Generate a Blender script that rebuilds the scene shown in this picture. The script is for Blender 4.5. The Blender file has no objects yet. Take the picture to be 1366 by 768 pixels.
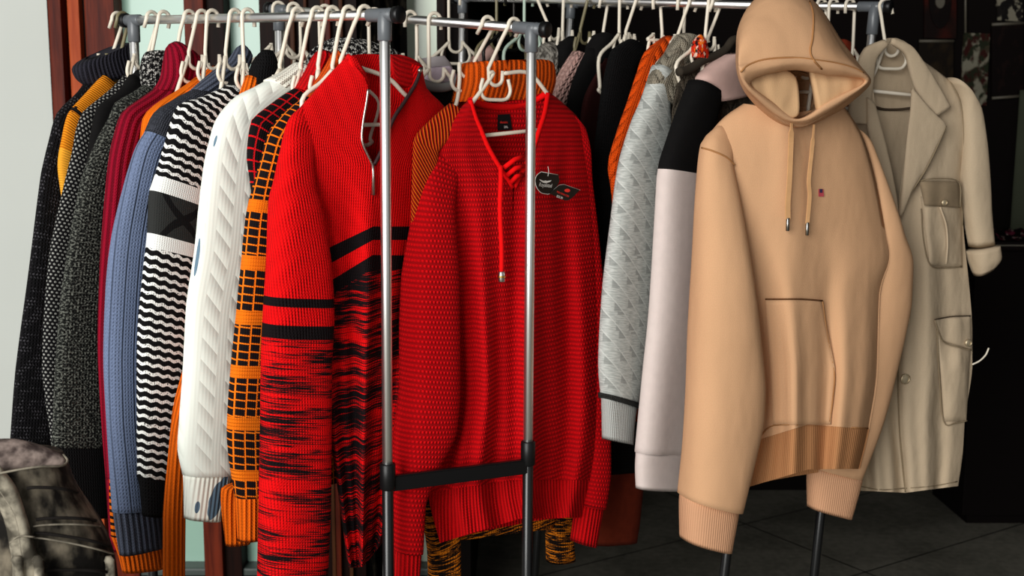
import bpy, bmesh, math, random
import numpy as np
from mathutils import Vector, Matrix, noise
random.seed(7)
SC = bpy.context.scene
COL = SC.collection
# ------------------------------------------------------------------ camera
FPX, W0, H0 = 1518.0, 1366.0, 768.0
PITCH = math.radians(7.7)
EYE = Vector((0.0, 0.0, 1.41))
cd = bpy.data.cameras.new('camera'); cam = bpy.data.objects.new('camera', cd); COL.objects.link(cam)
cam.location = EYE; cam.rotation_euler = (math.pi/2-PITCH, 0, 0)
cd.sensor_width = 36.0; cd.lens = FPX/W0*36.0; cd.clip_start = 0.05
cd.dof.use_dof = True; cd.dof.focus_distance = 1.9; cd.dof.aperture_fstop = 7.0
SC.camera = cam
def ray(px, py):
    x = (px-W0/2)/FPX; y = -(py-H0/2)/FPX
    return Vector((x, math.cos(PITCH)+y*math.sin(PITCH), -math.sin(PITCH)+y*math.cos(PITCH)))
def P(px, py, Y):                       # the point of the room seen at px,py at depth Y
    d = ray(px, py); return EYE + d*(Y/d.y)
UP = Vector((0, 0, 1))
class Plane:                            # the vertical plane a garment hangs in
    def __init__(s, H, deg, back=0.0):
        a = math.radians(deg)
        s.h = Vector((math.cos(a), math.sin(a), 0))      # along the hanger, away from the lens
        s.n = Vector((math.sin(a), -math.cos(a), 0))     # the face turned to the lens
        s.H = H - s.n*back
        s.hook = H.copy()
    def at(s, px, py, off=0.0):
        d = ray(px, py); q = s.H + s.n*off
        t = (q-EYE).dot(s.n)/d.dot(s.n)
        return EYE + d*t
    def sz(s, a, z, off=0.0):
        return s.H + s.h*a + UP*z + s.n*off
class Flat:                             # a plain depth, for things of the room
    def __init__(s, Y): s.Y = Y; s.n = Vector((0,-1,0)); s.h = Vector((1,0,0)); s.H = Vector((0,Y,0)); s.hook = s.H
    def at(s, px, py, off=0.0): return P(px, py, s.Y-off)
# ------------------------------------------------------------------ objects
def tag(o, label=None, cat=None, group=None, kind=None):
    if label: o['label'] = label
    if cat: o['category'] = cat
    if group: o['group'] = group
    if kind: o['kind'] = kind
    return o
def thing(name, label, cat, loc, group=None):
    o = bpy.data.objects.new(name, None); COL.objects.link(o)
    o.empty_display_size = 0.05; o.location = loc
    return tag(o, label, cat, group)
def root_loc(o):
    v = Vector((0,0,0))
    while o is not None: v += o.location; o = o.parent
    return v
def link(name, bm, mats, parent=None, smooth=True, label=None, recalc=True):
    if recalc: bmesh.ops.recalc_face_normals(bm, faces=bm.faces[:])
    me = bpy.data.meshes.new(name)
    off = root_loc(parent) if parent is not None else Vector((0,0,0))
    if parent is None:                  # origin at the mesh's own base centre
        if len(bm.verts):
            xs = [v.co for v in bm.verts]
            off = Vector(((min(v.x for v in xs)+max(v.x for v in xs))/2, (min(v.y for v in xs)+max(v.y for v in xs))/2, min(v.z for v in xs)))
    for v in bm.verts: v.co -= off
    bm.to_mesh(me); bm.free()
    if not isinstance(mats, (list, tuple)): mats = [mats]
    for m in mats: me.materials.append(m)
    if smooth:
        for p in me.polygons: p.use_smooth = True
    o = bpy.data.objects.new(name, me); COL.objects.link(o)
    if parent is None: o.location = off
    else: o.parent = parent
    if label: o['label'] = label
    return o
def newbm():
    bm = bmesh.new(); bm.loops.layers.uv.new('UV'); bm.loops.layers.uv.new('ROW'); return bm
def fbm(p, f, seed=0):
    return noise.noise(Vector((p.x*f[0]+seed*3.7, p.y*f[1]+seed*1.3, p.z*f[2]-seed*2.1)))
# ------------------------------------------------------------------ interpolation
def catmull(rows, step):
    R = np.array(rows, dtype=float); out = []
    n = len(R)
    for i in range(n-1):
        p0 = R[i-1] if i > 0 else 2*R[0]-R[1]
        p1, p2 = R[i], R[i+1]
        p3 = R[i+2] if i+2 < n else 2*R[-1]-R[-2]
        m1, m2 = (p2-p0)/2, (p3-p1)/2
        lim = 1.5*np.abs(p2-p1)+1e-9    # no overshoot
        m1 = np.clip(m1, -lim, lim); m2 = np.clip(m2, -lim, lim)
        k = max(1, int(round(np.max(np.abs(p2-p1))/step)))
        for j in range(k):
            t = j/k
            out.append((2*t**3-3*t**2+1)*p1+(t**3-2*t**2+t)*m1+(-2*t**3+3*t**2)*p2+(t**3-t**2)*m2)
    out.append(R[-1]); return out
# ------------------------------------------------------------------ lofts
def taper(rows, th, off, t0=0.3, o0=0.3, n=3):
    """lets a sleeve grow out of the shoulder"""
    return [tuple(r)+(th*min(1, t0+(1-t0)*i/n), off*min(1, o0+(1-o0)*i/n)) for i, r in enumerate(rows)]
def loft_points(pl, rows, thick, off=0.0, seg=28, step=9, fold=0.0, ff=(9,9,2.2), seed=0, sq=0.75, ripple=0, ramp=0.0):
    """rings of a soft tube whose left and right edges run through the rows"""
    R = catmull(rows, step); rings = []; info = []
    ctr = []
    for r in R:
        o_ = r[5] if len(r) > 5 else off
        L = pl.at(r[0], r[1], o_); Q = pl.at(r[2], r[3], o_); ctr.append((L+Q)/2)
    v = 0.0
    for i, r in enumerate(R):
        o_ = r[5] if len(r) > 5 else off
        L = pl.at(r[0], r[1], o_); Q = pl.at(r[2], r[3], o_)
        th = r[4] if len(r) > 4 else thick
        c = (L+Q)/2; ax = (Q-L)/2; w = ax.length
        th = min(th, w*0.95)
        if i: v += (ctr[i]-ctr[i-1]).length
        nrm = pl.n
        ring = []
        for k in range(seg):
            a = 2*math.pi*k/seg + math.pi/2      # starts at the back
            ca, sa = math.cos(a), math.sin(a)
            e = lambda x: math.copysign(abs(x)**sq, x)
            p = c + ax*(-e(ca)) - nrm*(e(sa)*th)
            if fold:
                d = fbm(p, ff, seed)*fold
                if ripple: d += fold*0.5*math.sin(k/seg*2*math.pi*ripple+seed+2.0*fbm(p,(2,2,2),seed+5))
                d *= (1.0 if not ramp else min(1.0, ramp+ i/len(R)))
                p = p + (nrm*(-sa)*d) + ax.normalized()*(-ca*d*0.35)
            ring.append(p)
        rings.append(ring); info.append((v, (r[1]+r[3])/2))
    return rings, info
def loft_bm(bm, rings, info, cap0=True, cap1=True, hollow=0.0, matf=None):
    uv = bm.loops.layers.uv['UV']; rw = bm.loops.layers.uv['ROW']
    V = [[bm.verts.new(p) for p in ring] for ring in rings]
    n = len(rings[0])
    per = []
    for ring in rings:
        acc = [0.0]
        for k in range(n): acc.append(acc[-1]+(ring[(k+1) % n]-ring[k]).length)
        per.append(acc)
    for i in range(len(V)-1):
        for k in range(n):
            k2 = (k+1) % n
            try: f = bm.faces.new((V[i][k], V[i][k2], V[i+1][k2], V[i+1][k]))
            except ValueError: continue
            cs = ((i, k), (i, k+1), (i+1, k+1), (i+1, k))
            for lp, (a, b) in zip(f.loops, cs):
                lp[uv].uv = (per[a][b]-per[a][n]/2, info[a][0])
                lp[rw].uv = (b/n, info[a][1]/100.0)
            if matf: f.material_index = matf(info[i][1])
    def cap(ring, verts, inward, row):
        c = sum(ring, Vector())/n
        if hollow:
            inner = [bm.verts.new(c+(p-c)*0.86+inward*hollow) for p in ring]
            for k in range(n):
                f = bm.faces.new((verts[k], verts[(k+1) % n], inner[(k+1) % n], inner[k]))
                for lp in f.loops: lp[rw].uv = (0, row/100.0)
            verts = inner
        f = bm.faces.new(verts)
        for lp in f.loops: lp[rw].uv = (0, row/100.0)
    if cap1:
        d = (sum(rings[-2], Vector())-sum(rings[-1], Vector()))/n
        cap(rings[-1], V[-1], d.normalized(), info[-1][1])
    if cap0:
        f = bm.faces.new(V[0])
    return bm
def loft(name, parent, pl, rows, thick, mats, hollow=0.02, mirror=None, matf=None, label=None, **kw):
    rings, info = loft_points(pl, rows, thick, **kw)
    bm = newbm(); loft_bm(bm, rings, info, hollow=hollow, matf=matf)
    if mirror is not None:
        H, h = mirror
        for v in bm.verts:
            v.co = v.co - h*(2*(v.co-H).dot(h))
    return link(name, bm, mats, parent, label=label)
# ------------------------------------------------------------------ open-hemmed body of a pullover or shirt
def body(name, parent, pl, rows, mats, tf=0.03, tb=0.03, off=0.0, nc=22, step=9, fold=0.0, ff=(10,10,1.6), seed=0,
         neck_sag=0.0, shape=0.55, back=True, extra=None, label=None, matf=None):
    R = catmull(rows, step)
    bm = newbm(); uv = bm.loops.layers.uv['UV']; rw = bm.loops.layers.uv['ROW']
    def bulge(c): return max(0.0, math.sin(math.pi*c))**shape
    def fpt(px, py, c, rowi):
        o = tf*bulge(c)
        p = pl.at(px, py, off)
        if fold: o += fold*fbm(p, ff, seed)*bulge(c)
        if extra: o += extra(px, py, c)
        return pl.at(px, py, off+o)
    V0 = None; grids = []
    for side in (0, 1):
        G = []
        for i, r in enumerate(R):
            lx, ly, ax, ay, bx, by, rx, ry = r[:8]
            row = []
            for k in range(nc+1):
                t = k/nc
                if side == 0: x, y, c = lx+(ax-lx)*t, ly+(ay-ly)*t, 0.5*t
                else: x, y, c = bx+(rx-bx)*t, by+(ry-by)*t, 0.5+0.5*t
                row.append((fpt(x, y, c, i), c, ay))
            G.append(row)
        grids.append((G, 0))
    if back:
        G = []
        for i, r in enumerate(R):
            lx, ly, ax, ay, bx, by, rx, ry = r[:8]
            row = []
            for k in range(2*nc+1):
                c = k/(2*nc)
                L = pl.at(lx, ly, off); Q = pl.at(rx, ry, off)
                p = L.lerp(Q, c) - UP*(neck_sag*math.sin(math.pi*c)*max(0, 1-i/6.0)) - pl.n*(tb*bulge(c))
                if fold: p -= pl.n*(fold*fbm(p, ff, seed+9)*bulge(c))
                row.append((p, c, ay))
            G.append(row)
        grids.append((G, 1))
    for G, isb in grids:
        VV = [[bm.verts.new(q[0]) for q in row] for row in G]
        wid = [sum((row[k+1][0]-row[k][0]).length for k in range(len(row)-1)) for row in G]
        full = [max(1e-4, (pl.at(r[0], r[1])-pl.at(r[6], r[7])).length) for r in R]
        for i in range(len(VV)-1):
            for k in range(len(VV[i])-1):
                q = (VV[i][k], VV[i][k+1], VV[i+1][k+1], VV[i+1][k])
                try: f = bm.faces.new(q)
                except ValueError: continue
                for lp, (a, b) in zip(f.loops, ((i,k),(i,k+1),(i+1,k+1),(i+1,k))):
                    p, c, y = G[a][b]
                    lp[uv].uv = ((c-0.5)*full[a]*1.15, -p.z)
                    lp[rw].uv = (c, y/100.0)
                if matf: f.material_index = matf(G[i][k][2])
    bmesh.ops.remove_doubles(bm, verts=bm.verts[:], dist=0.0004)
    bmesh.ops.dissolve_degenerate(bm, edges=bm.edges[:], dist=0.00005)
    return link(name, bm, mats, parent, label=label)
# ------------------------------------------------------------------ tubes
def tube_bm(bm, pts, rad, seg=10, flat=None, closed=False, caps=True):
    pts = [Vector(p) for p in pts]
    n = len(pts); rings = []
    prev = None
    for i, p in enumerate(pts):
        if closed: t = pts[(i+1) % n]-pts[i-1]
        else: t = pts[min(i+1, n-1)]-pts[max(i-1, 0)]
        t.normalize()
        if prev is None:
            a = Vector((0,0,1)) if abs(t.z) < 0.9 else Vector((1,0,0))
            u = t.cross(a).normalized()
        else:
            u = (prev - t*prev.dot(t)).normalized()
        prev = u; w = t.cross(u)
        r = rad[i] if isinstance(rad, (list, tuple)) else rad
        if flat: du, dw = flat[0], flat[1]
        ring = []
        for k in range(seg):
            a = 2*math.pi*k/seg
            ring.append(bm.verts.new(p + u*(math.cos(a)*r) + w*(math.sin(a)*r)))
        rings.append(ring)
    m = n if closed else n-1
    for i in range(m):
        A, B = rings[i], rings[(i+1) % n]
        for k in range(seg): bm.faces.new((A[k], A[(k+1) % seg], B[(k+1) % seg], B[k]))
    if caps and not closed:
        bm.faces.new(rings[0][::-1]); bm.faces.new(rings[-1])
    return bm
def tube(name, pts, rad, mat, parent=None, seg=10, closed=False, label=None):
    return link(name, tube_bm(newbm(), pts, rad, seg, closed=closed), mat, parent, label=label)
def smooth_pts(pts, k=6):
    R = catmull([tuple(p) for p in pts], 1e9)
    out = []
    pts = [np.array(p, float) for p in pts]
    n = len(pts)
    for i in range(n-1):
        p0 = pts[i-1] if i else 2*pts[0]-pts[1]
        p3 = pts[i+2] if i+2 < n else 2*pts[-1]-pts[-2]
        p1, p2 = pts[i], pts[i+1]
        for j in range(k):
            t = j/k
            out.append(Vector(0.5*((2*p1)+(-p0+p2)*t+(2*p0-5*p1+4*p2-p3)*t*t+(-p0+3*p1-3*p2+p3)*t**3)))
    out.append(Vector(pts[-1])); return out
def box_bm(bm, lo, hi, bev=0.0):
    r = bmesh.ops.create_cube(bm, size=1.0)
    for v in r['verts']:
        v.co = Vector(((lo[i]+hi[i])/2+v.co[i]*(hi[i]-lo[i]) for i in range(3)))
    if bev:
        es = list({e for v in r['verts'] for e in v.link_edges})
        bmesh.ops.bevel(bm, geom=es, offset=bev, segments=2, affect='EDGES', profile=0.7)
    return bm
def box(name, lo, hi, mat, parent=None, bev=0.0, label=None):
    return link(name, box_bm(newbm(), lo, hi, bev), mat, parent, smooth=False, label=label)
def cyl(name, a, b, rad, mat, parent=None, seg=24, label=None):
    bm = newbm()
    a = Vector(a); b = Vector(b); d = (b-a); L = d.length
    e = min(rad*0.15, L*0.1)
    pts = [a, a+d*(e/L), b-d*(e/L), b]
    return link(name, tube_bm(bm, pts, [rad*0.86, rad, rad, rad*0.86], seg), mat, parent, label=label)
def sheet_poly(name, pts3, nrm, th, mat, parent=None, label=None):
    """a flat patch of cloth or card with a thickness"""
    bm = newbm(); uv = bm.loops.layers.uv['UV']
    A = [bm.verts.new(p+nrm*th/2) for p in pts3]; B = [bm.verts.new(p-nrm*th/2) for p in pts3]
    bm.faces.new(A); bm.faces.new(B[::-1])
    n = len(A)
    for k in range(n): bm.faces.new((A[k], B[k], B[(k+1) % n], A[(k+1) % n]))
    c = sum(pts3, Vector())/n; hx = UP.cross(nrm).normalized()
    for f in bm.faces:
        for lp in f.loops: lp[uv].uv = ((lp.vert.co-c).dot(hx), (lp.vert.co-c).z)
    return link(name, bm, mat, parent, smooth=False, label=label)
def patch(name, parent, pl, pts, off, th, mat, label=None, sub=0, surf=None):
    """a stitched-on piece: outline in the garment's plane, lying on its surface"""
    P3 = [pl.at(x, y, off) for x, y in pts]
    return sheet_poly(name, P3, pl.n, th, mat, parent, label)

from mathutils.bvhtree import BVHTree
def shell(name, Gd, Bk, mat, parent, label=None):
    """a closed patch of cloth from a front grid and a back grid of points"""
    bm = newbm(); uv = bm.loops.layers.uv['UV']
    A = [[bm.verts.new(p) for p in r] for r in Gd]; B = [[bm.verts.new(p) for p in r] for r in Bk]
    n, m = len(A)-1, len(A[0])-1
    for i in range(n):
        for j in range(m):
            bm.faces.new((A[i][j], A[i+1][j], A[i+1][j+1], A[i][j+1])); bm.faces.new((B[i][j], B[i][j+1], B[i+1][j+1], B[i+1][j]))
    for i in range(n):
        bm.faces.new((A[i][0], B[i][0], B[i+1][0], A[i+1][0])); bm.faces.new((A[i][m], A[i+1][m], B[i+1][m], B[i][m]))
    for j in range(m):
        bm.faces.new((A[0][j], A[0][j+1], B[0][j+1], B[0][j])); bm.faces.new((A[n][j], B[n][j], B[n][j+1], A[n][j+1]))
    for f in bm.faces:
        for lp in f.loops: lp[uv].uv = (lp.vert.co.x, lp.vert.co.z)
    return link(name, bm, mat, parent, label=label)
def surface(o, pl):
    """how far the cloth of a finished mesh stands off its plane where the line through px,py meets it"""
    b = root_loc(o)
    bv = BVHTree.FromPolygons([v.co+b for v in o.data.vertices], [tuple(p.vertices) for p in o.data.polygons])
    def f(px, py):
        for dx, dy in ((0,0),(2,0),(-2,0),(0,2),(0,-2),(5,0),(-5,0),(0,-6),(9,0),(-9,0)):
            h = bv.ray_cast(EYE, ray(px+dx, py+dy).normalized())
            if h[0] is not None: return (h[0]-pl.H).dot(pl.n)
        return 0.0
    return f
# ------------------------------------------------------------------ node expressions
class S:
    def __init__(s, nt, k): s.nt, s.k = nt, k
    def _m(s, op, b=None, c=None):
        return mth(s.nt, op, s, b, c)
    def __add__(s, o): return s._m('ADD', o)
    __radd__ = __add__
    def __sub__(s, o): return s._m('SUBTRACT', o)
    def __rsub__(s, o): return mth(s.nt, 'SUBTRACT', o, s)
    def __mul__(s, o): return s._m('MULTIPLY', o)
    __rmul__ = __mul__
    def __truediv__(s, o): return s._m('DIVIDE', o)
    def gt(s, o): return s._m('GREATER_THAN', o)
    def lt(s, o): return s._m('LESS_THAN', o)
    def sin(s): return s._m('SINE')
    def abs(s): return s._m('ABSOLUTE')
    def frac(s): return s._m('FRACT')
    def floor(s): return s._m('FLOOR')
    def pw(s, o): return s._m('POWER', o)
    def mx(s, o): return s._m('MAXIMUM', o)
    def mn(s, o): return s._m('MINIMUM', o)
    def between(s, a, b): return s.gt(a)*s.lt(b)
    def ramp(s, a, b):
        n = s.nt.nodes.new('ShaderNodeMapRange'); n.interpolation_type = 'SMOOTHSTEP'
        s.nt.links.new(s.k, n.inputs[0]); n.inputs[1].default_value = a; n.inputs[2].default_value = b
        return S(s.nt, n.outputs[0])
def mth(nt, op, a, b=None, c=None):
    n = nt.nodes.new('ShaderNodeMath'); n.operation = op
    for i, x in enumerate((a, b, c)):
        if x is None: continue
        if isinstance(x, S): nt.links.new(x.k, n.inputs[i])
        else: n.inputs[i].default_value = x
    return S(nt, n.outputs[0])
def lin(c):
    f = lambda x: x/12.92 if x <= 0.04045 else ((x+0.055)/1.055)**2.4
    return tuple(f(x/255.0) for x in c)+(1.0,)
class Ctx:
    def __init__(s, nt):
        s.nt = nt
        def uvn(name):
            n = nt.nodes.new('ShaderNodeUVMap'); n.uv_map = name
            x = nt.nodes.new('ShaderNodeSeparateXYZ'); nt.links.new(n.outputs[0], x.inputs[0])
            return S(nt, x.outputs[0]), S(nt, x.outputs[1])
        s.u, s.v = uvn('UV'); s.ru, s.rv = uvn('ROW')
    def noise(s, u=None, v=None, w=0.0, scale=1.0, detail=2.0, rough=0.5):
        c = s.nt.nodes.new('ShaderNodeCombineXYZ')
        for i, x in enumerate((u, v, w)):
            if isinstance(x, S): s.nt.links.new(x.k, c.inputs[i])
            elif x is not None: c.inputs[i].default_value = x
        n = s.nt.nodes.new('ShaderNodeTexNoise'); n.inputs['Scale'].default_value = scale
        n.inputs['Detail'].default_value = detail; n.inputs['Roughness'].default_value = rough
        s.nt.links.new(c.outputs[0], n.inputs['Vector']); return S(s.nt, n.outputs[0])
    def onoise(s, scale, detail=2.0, stretch=(1,1,1)):
        t = s.nt.nodes.new('ShaderNodeTexCoord'); m = s.nt.nodes.new('ShaderNodeMapping')
        m.inputs['Scale'].default_value = stretch
        s.nt.links.new(t.outputs['Object'], m.inputs[0])
        n = s.nt.nodes.new('ShaderNodeTexNoise'); n.inputs['Scale'].default_value = scale; n.inputs['Detail'].default_value = detail
        s.nt.links.new(m.outputs[0], n.inputs['Vector']); return S(s.nt, n.outputs[0])
    def mix(s, f, a, b):
        n = s.nt.nodes.new('ShaderNodeMix'); n.data_type = 'RGBA'
        if isinstance(f, S): s.nt.links.new(f.k, n.inputs[0])
        else: n.inputs[0].default_value = f
        for i, x in ((6, a), (7, b)):
            if isinstance(x, S): s.nt.links.new(x.k, n.inputs[i])
            else: n.inputs[i].default_value = x if len(x) == 4 else lin(x)
        return S(s.nt, n.outputs[2])
    # knit structures as height fields
    def rib(s, g): return (s.u*(2*math.pi/g)).sin()*0.5+0.5
    def stitch(s, gu, gv, u=None, v=None):
        u = u or s.u; v = v or s.v
        a = ((u/gu).frac()-0.5).abs()
        return ((v/gv + a*1.2)*(2*math.pi)).sin()*0.3 + (1.0-(a*2.0).pw(2.0))*0.7
def material(name, fn, bump=0.004, strength=0.7, rough=0.9, spec=0.12, sheen=0.0, metal=0.0, coat=0.0):
    m = bpy.data.materials.new(name); m.use_nodes = True
    nt = m.node_tree; nt.nodes.clear()
    out = nt.nodes.new('ShaderNodeOutputMaterial'); b = nt.nodes.new('ShaderNodeBsdfPrincipled')
    nt.links.new(b.outputs[0], out.inputs[0])
    b.inputs['Roughness'].default_value = rough; b.inputs['Specular IOR Level'].default_value = spec
    b.inputs['Metallic'].default_value = metal; b.inputs['Sheen Weight'].default_value = sheen
    b.inputs['Coat Weight'].default_value = coat
    c = Ctx(nt); r = fn(c)
    col, h = r[0], r[1]
    if isinstance(col, S): nt.links.new(col.k, b.inputs['Base Color'])
    else: b.inputs['Base Color'].default_value = col if len(col) == 4 else lin(col)
    if len(r) > 2 and r[2] is not None:
        if isinstance(r[2], S): nt.links.new(r[2].k, b.inputs['Roughness'])
    if h is not None:
        bn = nt.nodes.new('ShaderNodeBump'); bn.inputs['Strength'].default_value = strength; bn.inputs['Distance'].default_value = bump
        nt.links.new(h.k, bn.inputs['Height']); nt.links.new(bn.outputs[0], b.inputs['Normal'])
    return m
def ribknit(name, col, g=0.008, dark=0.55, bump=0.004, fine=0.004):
    """vertical ribs; the furrows between them have their shade put into the colour"""
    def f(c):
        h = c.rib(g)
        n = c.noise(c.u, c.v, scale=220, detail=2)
        d = tuple(x*dark for x in lin(col)[:3])+(1,)  # furrow tone: shade between the ribs painted as darker yarn
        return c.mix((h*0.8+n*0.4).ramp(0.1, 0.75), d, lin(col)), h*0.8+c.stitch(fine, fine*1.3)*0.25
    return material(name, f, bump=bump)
def plainknit(name, col, g=0.004, var=0.8, bump=0.002):
    def f(c):
        n = c.noise(c.u, c.v, scale=160, detail=3)
        d = tuple(x*var for x in lin(col)[:3])+(1,)
        return c.mix(n.ramp(0.3, 0.7), d, lin(col)), c.stitch(g, g*1.2)+n*0.4
    return material(name, f, bump=bump)
def marl(name, a, b, lo=0.45, hi=0.55, su=90, sv=260, bump=0.003, g=0.006):
    def f(c):
        n = c.noise(c.u*su, c.v*sv, scale=1.0, detail=3, rough=0.6)
        return c.mix(n.ramp(lo, hi), a, b), c.stitch(g, g*1.2)*0.7+n*0.5
    return material(name, f, bump=bump)
def smoothcloth(name, col, var=0.9, bump=0.0012, sc=60, rough=0.9, sheen=0.0, weave=0.0):
    def f(c):
        n = c.onoise(sc, 4); fine = c.noise(c.u, c.v, scale=900, detail=2)
        d = tuple(x*var for x in lin(col)[:3])+(1,)
        h = fine*0.5+n*0.5
        if weave: h = h + (c.u*(2*math.pi/weave)).sin()*0.15+(c.v*(2*math.pi/weave)).sin()*0.15
        return c.mix((n*0.5+fine*0.5).ramp(0.35, 0.65), d, lin(col)), h
    return material(name, f, bump=bump, rough=rough, sheen=sheen)
def plain(name, col, rough=0.5, metal=0.0, spec=0.5, coat=0.0, nz=0.0, nsc=40):
    def f(c):
        if not nz: return lin(col), None
        n = c.onoise(nsc, 4)
        d = tuple(x*(1-nz) for x in lin(col)[:3])+(1,)
        return c.mix(n.ramp(0.3, 0.7), d, lin(col)), n
    return material(name, f, bump=0.0004, strength=0.4, rough=rough, metal=metal, spec=spec, coat=coat)
# ------------------------------------------------------------------ the materials
BLK = (14, 13, 14)
def f_specks(c):       # black knit with tiny grey specks
    g = 0.006
    a = ((c.u/g + (c.v/g).floor()*0.5).frac()-0.5).abs().lt(0.26); b = ((c.v/g).frac()-0.5).abs().lt(0.24)
    return c.mix(a*b*(c.noise(c.u, c.v, scale=60).ramp(0.45, 0.6)), (16,15,17), (70,68,72)), c.stitch(0.006, 0.006)
def f_dots(c):         # black knit with rows of pale dots
    gu, gv = 0.0085, 0.0062
    a = ((c.u/gu + (c.v/gv).floor()*0.5).frac()-0.5).abs(); b = ((c.v/gv).frac()-0.5).abs()
    d = (a*a*9+b*b*7).lt(0.62)
    return c.mix(d, (17,16,18), (150,150,144)), d*1.0+c.stitch(0.004, 0.004)*0.3
def f_mustard(c):
    h = (c.v*(2*math.pi/0.0042)).sin()*0.5+0.5
    band = c.rv.between(1.54, 1.64)*((c.noise(c.u*90, c.v*160, scale=1, detail=1))+ (c.rv.between(1.56,1.60)*0.35)).gt(0.62)
    up = c.mix(h.ramp(0.1, 0.6), (196,104,10), (240,150,30))
    low = c.mix(c.rv.gt(2.05), up, (244,168,48))
    return c.mix(band, low, (25,20,18)), h
def f_wave(c):         # black knit with wavy white cords
    g = 0.0142
    ph = (c.u*(2*math.pi/0.019)).sin()*0.10 + c.u*8.0
    t = (c.v/g + ph).frac()
    line = ((t-0.5).abs()*2.0).lt(0.40)
    n = c.noise(c.u, c.v, scale=330, detail=1)
    w = line*(n.gt(0.36))
    white = (c.rv.between(2.46, 2.66) + c.rv.between(3.20, 3.38)).mn(1.0)
    pane = c.rv.between(2.66, 3.20)
    dx = ((c.ru-0.5)*9.0).abs(); dy = ((c.rv-2.93)*3.6).abs()
    cross = pane*((dx-dy).abs().lt(0.22))
    base = c.mix(w, BLK, (240,240,235))
    base = c.mix(white, base, (238,240,236)); base = c.mix(pane, base, (44,45,44)); base = c.mix(cross, base, (18,18,19))
    return base, (w*(1-white)*(1-pane)*1.2 + c.stitch(0.004,0.004)*0.2)
def f_cable(c):        # ivory cable knit with blue-grey dye stains
    st = (c.u/0.045); a = (st.frac()-0.5)
    b = (c.v/0.034+ a*1.3).frac()
    h = (1-((b-0.5).abs()*2).pw(2.0))*((a.abs()*2.0).lt(0.62)) + c.rib(0.006)*0.06
    n = c.noise(c.u*30, c.v*30, scale=1.0, detail=2)
    def blob(u0, v0, ru, rv, slant=0.0):
        du = (c.ru-u0 - (c.rv-v0)*slant)/ru; dv = (c.rv-v0)/rv
        return (du*du+dv*dv+(n-0.5)*1.6).lt(1.0)
    s = blob(0.715, 3.48, 0.022, 0.24)
    for q in ((0.36, 5.85, 0.045, 0.32, 0.06), (0.70, 2.05, 0.014, 0.06)): s = s.mx(blob(*q))
    return c.mix(s, (234,238,228), (98,122,140)), h
def f_cuffstain(c):
    n = c.noise(c.u*30, c.v*30, scale=1.0, detail=2)
    def blob(u0, v0, ru, rv, slant=0.0):
        du = (c.ru-u0 - (c.rv-v0)*slant)/ru; dv = (c.rv-v0)/rv
        return (du*du+dv*dv+(n-0.5)*1.2).lt(1.0)
    s = blob(0.455, 6.60, 0.055, 0.29, 0.12).mx(blob(0.60, 6.74, 0.025, 0.08, 0.1))
    return c.mix(s, (238,240,228), (92,114,132)), c.rib(0.008)*0.4
def f_plaid(c):
    gu, gv = 0.019, 0.0165
    a = ((c.u/gu).frac()).lt(0.13); b = ((c.v/gv).frac()).lt(0.16)
    w = a.mx(b)
    return c.mix(w, (18,10,12), (196,12,20)), w*0.8+c.stitch(0.004,0.004)*0.3
def f_grid(c):         # black windows in an orange grid, with orange bands between
    gu, gv = 0.0185, 0.0128
    a = ((c.u/gu).frac()).lt(0.15); b = ((c.v/gv + (c.u/gu).frac()*0.12).frac()).lt(0.19)
    band = None
    for lo, hi in ((2.68,2.84),(3.41,3.60),(4.14,4.32),(4.86,5.03),(5.55,5.72),(6.24,6.37)):
        q = c.rv.between(lo, hi); band = q if band is None else band.mx(q)
    w = a.mx(b).mx(band)
    h = w + band*((c.v*(2*math.pi/0.0055)).sin())*0.4 + c.stitch(0.004,0.004)*0.25
    return c.mix(w, (20,14,16), (236,116,16)), h
RED = (226,6,10)
def f_halfzip_sleeve(c): return halfzip(c, 3.96, 4.08, 4.32, 4.50)
def f_halfzip_body(c): return halfzip(c, 3.02, 3.20, 3.40, 3.58, 0.50)
def halfzip(c, a0, a1, b0, b1, thr=0.535):
    n = c.noise(c.u*10, c.v*420, scale=1.0, detail=4, rough=0.7)
    n2 = c.noise(c.u*7, c.v*45, w=4.0, scale=1.0, detail=2)
    m = ((n*0.72+n2*0.38)).ramp(thr, thr+0.05)*c.rv.gt(b1)
    blk = (c.rv.between(a0, a1)+c.rv.between(b0, b1)).mn(1.0)
    dark = m.mx(blk)
    d = (c.u*(2*math.pi/0.0056)+c.v*160).sin()*0.5+0.5
    low = c.rv.gt(b1)
    h = d*0.4*(1-low) + c.stitch(0.005,0.005)*0.35
    base = c.mix(d.ramp(0.0,0.45), (176,4,8), RED)
    return c.mix(dark, base, (16,10,12)), h
def f_lace(c):         # red waffle knit in fine horizontal rows
    h = ((c.v*(2*math.pi/0.0085)).sin()*0.5+0.5)*(((c.u/0.007+ (c.v/0.0085).floor()*0.5)*(2*math.pi)).sin()*0.35+0.65)
    return c.mix(h.ramp(0.05, 0.5), (150,2,8), (206,4,12)), h
def f_tri(c):          # pale grey knit with diagonal ridges and small raised triangles
    gu, gv = 0.034, 0.036
    d1 = (c.v/gv + c.u/gu*0.75).frac(); q = (c.u/gu + 0.25*(c.v/gv).floor()).frac()
    ridge = (d1-0.5).abs().gt(0.455); vert = (q-0.5).abs().gt(0.475)
    tri = q.gt(0.40)*d1.gt(0.05)*(d1 - (q-0.40)*0.85).lt(0.0)
    n = c.noise(c.u*60, c.v*500, scale=1.0, detail=2)
    base = c.mix(n.ramp(0.3,0.7), (158,162,158), (196,199,194))
    base = c.mix(tri*0.6, base, (126,129,126)); base = c.mix(ridge*0.6, base, (206,209,204))
    return base, ridge*1.0 - tri*0.5 - vert*0.35 + n*0.2
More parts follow.
